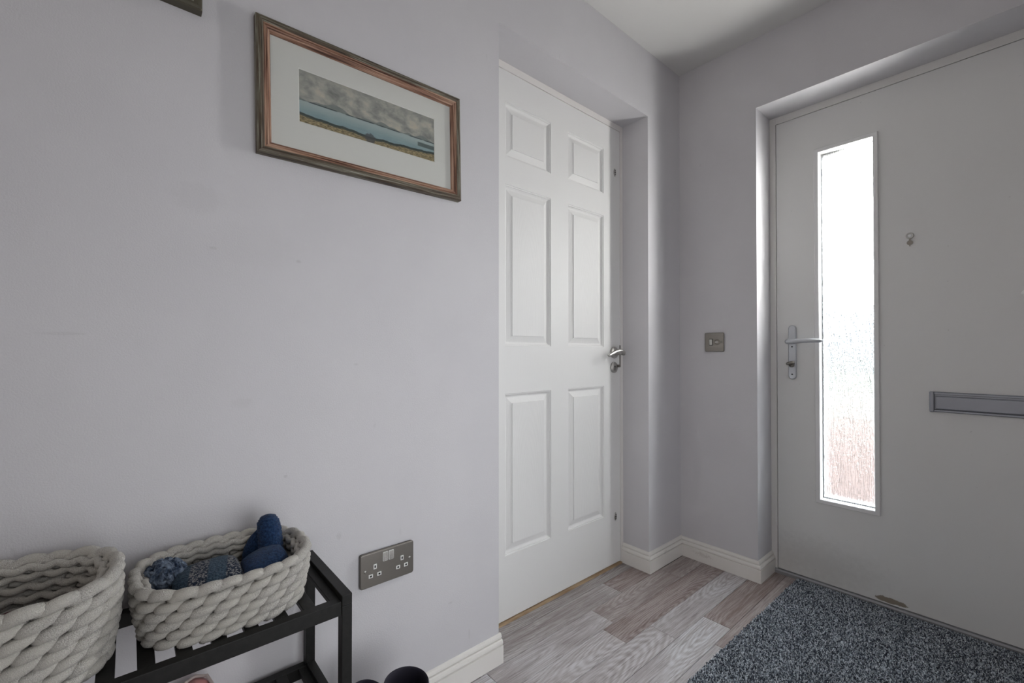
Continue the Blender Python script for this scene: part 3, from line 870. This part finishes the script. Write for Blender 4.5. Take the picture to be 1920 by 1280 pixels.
FPROF = [(0.0, 0.0005, 0), (0.0, 0.018, 0), (0.0025, 0.0212, 0), (0.007, 0.0225, 0), (0.0125, 0.0212, 0), (0.0140, 0.0195, 1), (0.0172, 0.0190, 1), (0.0180, 0.0172, 1), (0.0190, 0.0172, 1), (0.0200, 0.0185, 1), (0.0225, 0.0175, 1), (0.0232, 0.0158, 1), (0.0265, 0.0148, 1), (0.029, 0.0105, 1), (0.029, 0.0005, 0)]
def picture(name, label, y0, y1, z0, z1, tilt, win, art, mats, mount=True):
    yc, zc = (y0 + y1) / 2, (z0 + z1) / 2
    root = tag(empty(name, (0, yc, zc)), label, 'picture', )
    crn = [(y0, z0, 1, 1), (y1, z0, -1, 1), (y1, z1, -1, -1), (y0, z1, 1, -1)]
    for i in range(4):
        a, c = crn[i], crn[(i + 1) % 4]
        ax = 'y' if i % 2 == 0 else 'z'
        rail = MB()
        for j in range(len(FPROF)):
            d0, h0, m0 = FPROF[j]; d1_, h1, _ = FPROF[(j + 1) % len(FPROF)]
            rail.cur = m0
            rail.quad((h0, a[0] + a[2] * d0, a[1] + a[3] * d0), (h0, c[0] + c[2] * d0, c[1] + c[3] * d0), (h1, c[0] + c[2] * d1_, c[1] + c[3] * d1_), (h1, a[0] + a[2] * d1_, a[1] + a[3] * d1_))
        rail.build('frame_rail', mats[ax], root)
    iy0, iy1, iz0, iz1 = y0 + 0.027, y1 - 0.027, z0 + 0.027, z1 - 0.027
    MB().box(0.001, 0.0042, iy0, iy1, iz0, iz1).build('print', art if not mount else M_MOUNT, root) if not mount else None
    if mount:
        wy0, wy1, wz0, wz1 = win
        mb = MB()
        def rg(y_a, y_b, z_a, z_b, x): return [(x, y_a, z_a), (x, y_b, z_a), (x, y_b, z_b), (x, y_a, z_b)]
        mb.rings([rg(iy0, iy1, iz0, iz1, 0.0075), rg(wy0, wy1, wz0, wz1, 0.0075)], cap0=False, cap1=False)
        mb.cur = 1
        mb.rings([rg(wy0, wy1, wz0, wz1, 0.0075), rg(wy0 + .0014, wy1 - .0014, wz0 + .0014, wz1 - .0014, 0.006)], cap0=False, cap1=False)
        mb.build('mount', [M_MOUNT, M_MOUNT_CUT], root)
        MB().box(0.003, 0.0058, wy0 - 0.004, wy1 + 0.004, wz0 - 0.004, wz1 + 0.004).build('print', art, root)
    MB().box(0.0086, 0.0098, iy0, iy1, iz0, iz1).build('glazing', M_CLEAR, root)
    MB().box(0.0004, 0.0012, y0 + 0.004, y1 - 0.004, z0 + 0.004, z1 - 0.004).build('backing_board', M_BLACK, root)
    root.rotation_euler = (R(tilt), 0, 0)
    return root
picture('framed_picture', 'weathered wood framed coast landscape print beside the panelled door', 0.2025, 0.7255, 1.4045, 1.7005, 1.0, (0.2895, 0.6455, 1.4995, 1.6215), M_ART, MW)
M_DKF = material('dark_olive_frame_wood', (0.075, 0.066, 0.045), 0.5)
M_DKF2 = material('pale_rubbed_frame_edge', (0.30, 0.28, 0.23), 0.5)
picture('framed_picture', 'dark framed picture cut off at the top edge, higher left on the wall', -0.42, 0.107, 1.648, 2.02, 0.0, (-0.34, 0.03, 1.72, 1.95), M_ART2, {'y': [M_DKF, M_DKF2], 'z': [M_DKF, M_DKF2]})

# ------------------------------------------------------------------ double socket
s = tag(empty('wall_socket', (0, 0.508, 0.4235)), 'brushed dark steel double power socket low on the left wall', 'socket')
def plate_rings(c, u, w_, n, hu, hw, r, prof):
    return [[p + V(n) * d for p in rrect(c, u, w_, hu - ins, hw - ins, max(r - ins, 0.0005), 5)] for ins, d in prof]
SP = (0, 0.508, 0.4235)
b = MB()
b.rings(plate_rings(SP, (0, 1, 0), (0, 0, 1), (1, 0, 0), 0.0715, 0.0415, 0.005, [(0, 0.0002), (0, 0.006)]))
b.build('back_box', M_BLACK, s)
b = MB()
b.rings(plate_rings(SP, (0, 1, 0), (0, 0, 1), (1, 0, 0), 0.073, 0.043, 0.006, [(0, 0.0055), (0, 0.0085), (0.0015, 0.0102), (0.003, 0.0105)]))
fp = b.build('face_plate', M_STEEL_D, s)
def slot(y, z, wy, wz):
    q = MB(); q.box(0.0100, 0.0112, y - wy, y + wy, z - wz, z + wz)
    a_ = q.build('pin_hole', M_WPLAST, s, bevel=0.0004, bseg=1)
    MB().box(0.0108, 0.0114, y - wy * 0.45, y + wy * 0.45, z - wz * 0.5, z + wz * 0.5).build('slot', M_BLACK, a_)
for cy_ in (0.473, 0.547):
    slot(cy_, 0.4295, 0.0042, 0.0062)
    slot(cy_ - 0.0112, 0.4085, 0.0055, 0.0045)
    slot(cy_ + 0.0112, 0.4085, 0.0055, 0.0045)
for cy_ in (0.5005, 0.5165):
    q = MB(); q.rings(plate_rings((0, cy_, 0.4475), (0, 1, 0), (0, 0, 1), (1, 0, 0), 0.0068, 0.0118, 0.002, [(0, 0.0098), (0, 0.0113)]))
    a_ = q.build('rocker_switch', M_WPLAST, s)
    q = MB()
    q.rings([[(0.011, cy_ - .0052, 0.4375), (0.011, cy_ + .0052, 0.4375), (0.0122, cy_ + .0052, 0.4575), (0.0122, cy_ - .0052, 0.4575)],
             [(0.0150, cy_ - .0050, 0.4380), (0.0150, cy_ + .0050, 0.4380), (0.0128, cy_ + .0050, 0.4570), (0.0128, cy_ - .0050, 0.4570)]])
    q.build('rocker', M_SWITCH, a_, bevel=0.0005, bseg=2)
for y in (0.4475, 0.5685):
    q = MB(); q.smooth = True
    q.lathe((0.0100, y, 0.4235), (1, 0, 0), [(0.0034, 0.0), (0.0034, 0.0008), (0.002, 0.0014), (0, 0.0015)], 14)
    e = q.build('screw', M_STEEL, s)
    MB().box(0.0112, 0.0117, y - 0.0026, y + 0.0026, 0.4231, 0.4239).build('screw_slot', M_BLACK, e)

# ------------------------------------------------------------------ single switch on the front wall
s = tag(empty('wall_switch', (0.1685, Y0, 1.0135)), 'brushed steel single switch plate on the wall left of the front door', 'switch')
SP = (0.1685, Y0, 1.0135)
b = MB(); b.rings(plate_rings(SP, (1, 0, 0), (0, 0, 1), (0, -1, 0), 0.0415, 0.0415, 0.004, [(0, 0.0002), (0, 0.005)])); b.build('back_box', M_BLACK, s)
b = MB(); b.rings(plate_rings(SP, (1, 0, 0), (0, 0, 1), (0, -1, 0), 0.043, 0.043, 0.005, [(0, 0.0045), (0, 0.0075), (0.0015, 0.0092), (0.003, 0.0095)])); b.build('face_plate', M_STEEL_D, s)
xq = 0.155
b = MB(); b.rings(plate_rings((xq, Y0, 1.0135), (1, 0, 0), (0, 0, 1), (0, -1, 0), 0.0080, 0.0150, 0.001, [(0, 0.009), (0, 0.0100)])); a_ = b.build('rocker_switch', M_BLACK, s)
b = MB()
b.rings([[(xq - .0065, Y0 - .0095, 1.0005), (xq + .0065, Y0 - .0095, 1.0005), (xq + .0065, Y0 - .0095, 1.0265), (xq - .0065, Y0 - .0095, 1.0265)],
         [(xq - .0062, Y0 - .0118, 1.0010), (xq + .0062, Y0 - .0118, 1.0010), (xq + .0062, Y0 - .0140, 1.0260), (xq - .0062, Y0 - .0140, 1.0260)]])
b.build('rocker', M_STEEL, a_, bevel=0.0005)
q = MB(); q.smooth = True
q.lathe((0.182, Y0 - 0.009, 1.0140), (0, -1, 0), [(0.0125, 0), (0.0125, 0.0010), (0.0115, 0.0018), (0, 0.0020)], 24)
e = q.build('fuse_carrier', M_STEEL_D, s)
MB().box(0.174, 0.190, Y0 - 0.0140, Y0 - 0.009, 1.0120, 1.0160).build('grip', M_STEEL, e, bevel=0.0005)
for z in (1.0105, 1.0155):
    MB().box(0.196, 0.206, Y0 - 0.0099, Y0 - 0.0094, z, z + 0.0012).build('engraved_line', M_BLACK, s)

# ------------------------------------------------------------------ slatted rack
rk = tag(empty('shoe_rack', (0.13, -0.04, 0)), 'black slatted two tier shoe rack against the left wall', 'shoe rack')
RY1 = 0.322; RY0 = -0.42; RX0, RX1 = 0.012, 0.251
for yy in (RY1 - 0.019, RY0):
    for xa in (RX0, RX1 - 0.021):
        MB().box(xa, xa + 0.021, yy, yy + 0.019, 0.0, 0.4965).build('leg', M_RACK, rk, bevel=0.001, bseg=2)
    MB().box(RX0, RX1, yy, yy + 0.019, 0.4967, 0.5165).build('top_end_rail', M_RACK, rk, bevel=0.001, bseg=2)
    MB().box(RX0 + 0.0212, RX1 - 0.0212, yy + 0.001, yy + 0.018, 0.256, 0.278).build('lower_end_rail', M_RACK, rk, bevel=0.001, bseg=2)
for zt, nm in ((0.506, 'top'), (0.272, 'lower')):
    for xa in (RX0 + 0.002, RX1 - 0.020):
        MB().box(xa, xa + 0.018, RY0 + 0.0192, RY1 - 0.0192, zt - 0.026, zt).build('side_rail', M_RACK, rk, bevel=0.001, bseg=2)
    yy = 0.2915
    while yy - 0.020 > RY0 + 0.02:
        MB().box(RX0 + 0.0202, RX1 - 0.0202, yy - 0.0045, yy + 0.0165, zt - 0.0100, zt - 0.0008).build('slat', M_RACK, rk, bevel=0.0008, bseg=1)
        yy -= 0.0458
STOP = 0.506 - 0.0008

# ------------------------------------------------------------------ rope baskets
def superloop(cx, cy, hx, hy, e, n=720):
    pts = []
    for i in range(n):
        a = 2 * pi * i / n
        c, s_ = cos(a), sin(a)
        pts.append(V((cx + hx * math.copysign(abs(c) ** (2 / e), c), cy + hy * math.copysign(abs(s_) ** (2 / e), s_))))
    L = [0.0]
    for i in range(n):
        L.append(L[-1] + (pts[(i + 1) % n] - pts[i]).length)
    return pts, L
def loop_at(lp, s_):
    pts, L = lp
    n = len(pts); T = L[-1]
    s_ = s_ % T
    lo, hi = 0, n
    while hi - lo > 1:
        m = (lo + hi) // 2
        if L[m] <= s_: lo = m
        else: hi = m
    f = (s_ - L[lo]) / max(L[lo + 1] - L[lo], 1e-9)
    p = pts[lo].lerp(pts[(lo + 1) % n], f)
    t = (pts[(lo + 1) % n] - pts[lo - 1]).normalized()
    return p, t
def basket(name, label, cx, cy, hx, hy, e, z0, rows, h, r, pitch, flare, lean, group, rimlift):
    root = tag(empty(name, (cx, cy, z0)), label, 'basket', group)
    rn = random.Random(len(label))
    b = MB()
    base = superloop(cx, cy, hx - r * 1.0, hy - r * 1.0, e, 48)[0]
    b.rings([[V((p.x, p.y, z)) for p in base] for z in (z0 + 0.0005, z0 + 0.008)])
    b.build('base', M_ROPE, root)
    for i in range(rows):
        f = i / (rows - 1)
        bul = flare * sin(pi * (0.15 + 0.62 * f)) + lean * f
        lp = superloop(cx, cy, hx - r + bul, hy - r + bul, e)
        T = lp[1][-1]
        n = round(T / pitch); pt = T / n
        top = i == rows - 1
        zc = z0 + r * 0.95 + i * h - (0.30 * h if top else 0)
        b = MB(); b.smooth = True
        # inner strand of the row
        path = []; rad = []
        m = n * 5
        for q in range(m):
            p, t = loop_at(lp, T * q / m)
            nr = V((t.y, -t.x))
            wv = sin(2 * pi * q / 5 + i * pi)
            path.append(V((p.x, p.y, zc + 0.12 * h * wv)) + V((nr.x, nr.y, 0)) * (-1.0 * r + 0.22 * r * wv)); rad.append(r * 0.62)
        b.tube(path, rad, 7, loop=True)
        for j in range(n):
            s0 = (j + (0.5 if i % 2 else 0.0)) * pt + (rn.random() - .5) * pt * 0.14
            path = []; rad = []
            K = 10
            jz = (rn.random() - .5) * 0.12 * h
            sc = 1.0 + (rn.random() - .5) * 0.12
            for q in range(K):
                t_ = q / (K - 1)
                if top:
                    ss = s0 + pt * (-0.55 + 1.75 * t_)
                    oz = h * (-0.50 + rimlift * sin(pi * min(1, 0.08 + t_ * 0.92)) ** 0.8 + 0.25 * t_)
                    ou = r * (-0.75 + 1.45 * sin(pi * (0.10 + 0.90 * t_)))
                else:
                    ss = s0 + pt * (-0.34, -0.40, -0.34, -0.20, 0.0, 0.20, 0.40, 0.58, 0.76, 0.94)[q]
                    oz = h * (-0.78, -0.42, -0.20, -0.12, -0.06, 0.02, 0.12, 0.23, 0.34, 0.44)[q]
                    ou = r * (-0.75, 0.10, 0.52, 0.72, 0.78, 0.72, 0.52, 0.22, -0.15, -0.55)[q]
                p, t = loop_at(lp, ss)
                nr = V((t.y, -t.x))
                path.append(V((p.x + nr.x * ou, p.y + nr.y * ou, zc + oz + jz)))
                pr = [0.70, 0.88, 0.98, 1.02, 1.02, 0.98, 0.90, 0.76, 0.58, 0.34][q]
                rad.append(r * pr * sc * (0.95 if top else 0.92))
            b.tube(path, rad, 8)
        b.build('rope_row', M_ROPE, root)
    return root
basket('rope_basket', 'low oblong grey rope basket holding the blue bobble hat', 0.128, 0.138, 0.094, 0.119, 2.8, STOP + 0.0005, 6, 0.0155, 0.0090, 0.0300, 0.004, 0.011, 'chunky rope baskets on the rack', 0.95)
basket('rope_basket', 'tall grey rope basket cut off by the left edge, holding dark red knitwear', 0.142, -0.190, 0.099, 0.168, 2.8, STOP + 0.0005, 8, 0.0170, 0.0098, 0.0330, 0.006, 0.010, 'chunky rope baskets on the rack', 0.85)

# ------------------------------------------------------------------ bobble hat in the small basket
def lump(b, c, rx, ry, rz, seed, amp=0.15, nu=28, nv=16, fr=3.0):
    rn = random.Random(seed)
    ph = [rn.random() * 6.28 for _ in range(8)]
    b.smooth = True
    rs = []
    for i in range(nv + 1):
        th = pi * i / nv
        rr = []
        for j in range(nu):
            a = 2 * pi * j / nu
            d = V((sin(th) * cos(a), sin(th) * sin(a), cos(th)))
            k_ = 1 + amp * (0.5 * sin(fr * d.x * 2 + ph[0]) * sin(fr * d.y * 2 + ph[1]) + 0.35 * sin(fr * 2.3 * d.y + ph[2]) * sin(fr * 2.1 * d.z + ph[3]) + 0.25 * sin(fr * 4.1 * d.x + ph[4]) * sin(fr * 3.7 * d.y + ph[5]))
            rr.append(V((c[0] + d.x * rx * k_, c[1] + d.y * ry * k_, c[2] + d.z * rz * k_)))
        rs.append(rr)
    b.rings(rs, cap0=False, cap1=False)
hat = tag(empty('bobble_hat', (0.125, 0.12, STOP + 0.009)), 'patterned blue knitted bobble hat lying in the low rope basket', 'hat')
def knit_tube(b, stations, seg=40, rib=0, amp=0.0, cap=True):
    """stations = (centre, axis u, axis w, half u, half w)"""
    b.smooth = True
    rs = []
    for c, u, w_, a_, h_ in stations:
        c = V(c); u = V(u); w_ = V(w_)
        r_ = []
        for j in range(seg):
            t = 2 * pi * j / seg
            m = 1 + (amp * (1 if rib == 0 else cos(rib * t)))
            r_.append(c + u * cos(t) * a_ * m + w_ * sin(t) * h_ * m)
        rs.append(r_)
    b.rings(rs, cap0=cap, cap1=cap)
X, Y, Z = (1, 0, 0), (0, 1, 0), (0, 0, 1)
b = MB()
st_ = []
for yq, hx, hz, zc in ((0.058, 0.020, 0.012, 0.568), (0.066, 0.048, 0.024, 0.563), (0.082, 0.070, 0.033, 0.558), (0.105, 0.078, 0.036, 0.557), (0.135, 0.080, 0.036, 0.557), (0.150, 0.079, 0.034, 0.556), (0.156, 0.075, 0.030, 0.555)):
    st_.append(((0.135, yq, zc), X, Z, hx, hz))
knit_tube(b, st_, 40)
b.build('crown', M_FAIR, hat, loc=(0.135, 0.105, 0.55))
b = MB()
rn = random.Random(3)
lump(b, (0.098, 0.050, 0.577), 0.033, 0.031, 0.029, 5, 0.13, 40, 24, 5)
pp = b.build('pompom', M_MARL, hat, loc=(0.098, 0.05, 0.577))
# loops of yarn on the pompom
b = MB(); b.smooth = True
for i in range(150):
    a = rn.random() * 6.28; zc = rn.uniform(-0.1, 1)
    q = math.sqrt(max(0, 1 - zc * zc))
    d = V((q * cos(a), q * sin(a), zc))
    t = d.cross(V((rn.random() - .5, rn.random() - .5, rn.random() - .5))).normalized()
    c = V((0.098, 0.050, 0.577)) + V((d.x * 0.032, d.y * 0.030, d.z * 0.028))
    b.tube([c - t * 0.007 - d * 0.003, c - t * 0.003 + d * 0.0022, c + t * 0.003 + d * 0.0022, c + t * 0.007 - d * 0.003], [0.0018, 0.0024, 0.0024, 0.0018], 5)
tag(b.build('yarn_loops', M_MARL, pp), kind='stuff')

# folded navy mitten: lying hand, upright ribbed cuff
mit = tag(empty('knitted_mitten', (0.13, 0.205, STOP + 0.009)), 'navy knitted mitten with its ribbed cuff standing up in the low basket', 'mitten')
b = MB()
st_ = []
for yq, hx, hz, zc, xc in ((0.158, 0.040, 0.012, 0.568, 0.165), (0.163, 0.052, 0.022, 0.566, 0.160), (0.176, 0.058, 0.027, 0.565, 0.152), (0.196, 0.058, 0.031, 0.566, 0.146), (0.214, 0.054, 0.030, 0.567, 0.140), (0.228, 0.044, 0.026, 0.566, 0.134), (0.236, 0.026, 0.016, 0.564, 0.130)):
    st_.append(((xc, yq, zc), X, Z, hx, hz))
knit_tube(b, st_, 36)
b.build('hand', M_NAVY, mit)
b = MB()
st_ = []
for zq, hy, hx, xc, yc in ((0.556, 0.022, 0.030, 0.098, 0.219), (0.575, 0.0215, 0.029, 0.096, 0.218), (0.595, 0.021, 0.028, 0.093, 0.217), (0.615, 0.0205, 0.027, 0.090, 0.216), (0.630, 0.019, 0.025, 0.088, 0.214), (0.639, 0.014, 0.018, 0.087, 0.214), (0.643, 0.006, 0.008, 0.087, 0.214)):
    st_.append(((xc, yc, zq), (0.35, 0.94, 0), (0.94, -0.35, 0), hy, hx))
# fine ribs: rows round the cuff
ribbed = []
for i in range(len(st_) - 1):
    for q in range(8):
        f = q / 8
        A, B = st_[i], st_[i + 1]
        m = 1 + 0.05 * cos(pi * 2 * (q / 4))
        ribbed.append((V(A[0]).lerp(V(B[0]), f), A[1], A[2], (A[3] * (1 - f) + B[3] * f) * m, (A[4] * (1 - f) + B[4] * f) * m))
ribbed.append(st_[-1])
knit_tube(b, ribbed, 40, 14, 0.03)
b.build('cuff', M_NAVY, mit)
b = MB()
st_ = []
for f in (0, .15, .35, .6, .85, 1.0):
    a_ = 0.020 * math.sqrt(max(0.05, 1 - (2 * f - 1) ** 2 * 0.95))
    st_.append(((0.070 + 0.012 * f, 0.178 + 0.026 * f, 0.560 + 0.052 * f), (0.6, 0.8, 0), (-0.4, 0.3, 0.85), a_ * 0.8, a_))
knit_tube(b, st_, 24)
b.build('thumb', M_NAVY, mit)  # thumb-shaped lump made up for the shaded side of the cuff

# knitwear in the tall basket
sc_ = tag(empty('knitted_scarf', (0.13, -0.14, STOP + 0.009)), 'dark red knitted scarf bundled in the tall rope basket', 'scarf')
b = MB()
lump(b, (0.138, -0.165, 0.546), 0.074, 0.118, 0.030, 11, 0.12)
b.build('bundle', M_RED, sc_)
b = MB(); b.smooth = True
knit_tube(b, [((0.075 + 0.12 * f, -0.135 + 0.03 * sin(f * 3), 0.568 + 0.012 * sin(f * pi)), (0, 1, 0.1), (0, -0.1, 1), 0.028, 0.010) for f in (0, .2, .4, .6, .8, 1)], 24)
b.build('fold', M_PINKWOOL, sc_)
gl_ = tag(empty('knitted_glove', (0.19, -0.215, STOP + 0.04)), 'blue green knitted glove on the red scarf in the tall basket', 'glove')
b = MB()
lump(b, (0.165, -0.215, 0.588), 0.034, 0.040, 0.013, 4, 0.15)
b.build('palm', M_TEAL, gl_)
for i in range(4):
    b = MB(); b.smooth = True
    x0 = 0.142 + i * 0.016
    b.tube([(x0, -0.190, 0.594), (x0 - 0.003, -0.170, 0.597), (x0 - 0.004, -0.150 + 0.004 * (i in (1, 2)), 0.594), (x0 - 0.004, -0.138 + 0.006 * (i in (1, 2)), 0.589)], [0.0085, 0.009, 0.0085, 0.005], 10)
    b.build('finger', M_TEAL, gl_)
b = MB(); b.smooth = True
b.tube([(0.196, -0.220, 0.590), (0.212, -0.205, 0.592), (0.217, -0.188, 0.590)], [0.009, 0.0095, 0.006], 10)
b.build('thumb', M_TEAL, gl_)

# ------------------------------------------------------------------ boots beside the rack, pink shoe on its lower shelf
def boot(label, cx, cy, rx, ry, ztop, lean):
    root = tag(empty('rubber_boot', (cx, cy, 0)), label, 'boot', 'navy rubber boots beside the rack')
    seg = 36
    def ring(z, ax, ay, ox=0.0, oy=0.0):
        return [V((cx + ox + ax * cos(2 * pi * j / seg), cy + oy + ay * sin(2 * pi * j / seg), z)) for j in range(seg)]
    b = MB(); b.smooth = True
    tz = lambda j, z: z
    outer = [ring(0.012, rx * 0.95, ry * 0.80, -0.004), ring(0.03, rx * 0.98, ry * 0.84, -0.004), ring(0.07, rx * 0.90, ry * 0.84), ring(0.10, rx * 0.88, ry * 0.86), ring(0.15, rx * 0.92, ry * 0.92), ring(ztop - 0.03, rx * 0.985, ry * 0.985), ring(ztop - 0.012, rx * 1.0, ry), ring(ztop - 0.003, rx * 1.0, ry), ring(ztop, rx * 0.975, ry * 0.975)]
    b.rings(outer, cap1=False)
    b.cur = 1
    inner = [ring(ztop, rx * 0.975, ry * 0.975), ring(ztop - 0.0015, rx * 0.935, ry * 0.925), ring(ztop - 0.004, rx * 0.915, ry * 0.905), ring(ztop - 0.02, rx * 0.91, ry * 0.90), ring(0.12, rx * 0.84, ry * 0.82), ring(0.03, rx * 0.8, ry * 0.7)]
    b.rings(inner, cap0=False)
    b.build('shaft', [M_NAVYRUB, M_BOOTIN], root)
    b = MB(); b.smooth = True
    prof = [(-0.052, 0.030, 0.040, 0.052), (-0.03, 0.036, 0.056, 0.064), (0.02, 0.036, 0.085, 0.072), (0.06, 0.037, 0.068, 0.056), (0.10, 0.039, 0.050, 0.042), (0.135, 0.036, 0.040, 0.034), (0.155, 0.024, 0.030, 0.026), (0.162, 0.010, 0.022, 0.020)]
    rs = []
    for px, wy, hz, zc in prof:
        w2 = wy * ry / 0.047
        rs.append([V((cx + px, cy + w2 * cos(2 * pi * j / 24), 0.013 + hz * 0.5 + hz * 0.5 * sin(2 * pi * j / 24) * (1.0 if sin(2 * pi * j / 24) > 0 else 0.98))) for j in range(24)])
    b.rings(rs)
    b.build('foot', M_NAVYRUB, root)
    so = MB()
    out = []
    for j in range(40):
        t = 2 * pi * j / 40
        px = 0.054 + 0.112 * cos(t)
        w2 = (0.036 + 0.004 * cos(t)) * ry / 0.047 * math.copysign(abs(sin(t)) ** 0.6, sin(t))
        out.append((cx + px, cy + w2))
    so.rings([[V((x, y, z)) for x, y in out] for z in (0.0005, 0.015)])
    so.build('sole', M_SOLE, root, bevel=0.002)
    return root
boot('navy rubber boot with open top beside the skirting, nearer the panelled door', 0.202, 0.4600, 0.053, 0.0475, 0.2535, 0)
boot('navy rubber boot squeezed against the rack leg, only its rim showing', 0.192, 0.3770, 0.050, 0.0345, 0.263, 0)

sh = tag(empty('slip_on_shoe', (0.12, 0.085, 0.27)), 'dusty pink shoe on the lower shelf of the rack', 'shoe')
b = MB(); b.smooth = True
zs0 = 0.2716
prof = [(0.034, 0.016, 0.048), (0.040, 0.026, 0.062), (0.055, 0.031, 0.062), (0.085, 0.031, 0.052), (0.115, 0.034, 0.046), (0.150, 0.039, 0.047), (0.180, 0.039, 0.044), (0.205, 0.032, 0.036), (0.219, 0.018, 0.024)]
rs = []
for px, wy, hz in prof:
    rs.append([V((px, 0.100 + wy * cos(t) , zs0 + 0.012 + max(0.0, hz * (0.5 + 0.5 * sin(t))) )) for t in [2 * pi * j / 24 for j in range(24)]])
b.rings(rs)
b.build('upper', M_PINK, sh)
b = MB()
rs = []
for z in (zs0, zs0 + 0.0125):
    rs.append([V((0.127 + 0.096 * cos(t), 0.100 + (0.034 + 0.006 * cos(t)) * math.copysign(abs(sin(t)) ** 0.7, sin(t)), z)) for t in [2 * pi * j / 36 for j in range(36)]])
b.rings(rs)
b.build('sole', M_SOLE, sh, bevel=0.002)
b = MB(); b.smooth = True
b.tube([(0.037, 0.088, zs0 + 0.0715), (0.037, 0.100, zs0 + 0.0760), (0.045, 0.118, zs0 + 0.0735), (0.070, 0.1265, zs0 + 0.0635), (0.100, 0.1245, zs0 + 0.0550), (0.112, 0.100, zs0 + 0.0580), (0.100, 0.0755, zs0 + 0.0550), (0.070, 0.0735, zs0 + 0.0635), (0.045, 0.082, zs0 + 0.0735)], 0.003, 8, loop=True)
b.build('collar', M_PINKIN, sh)
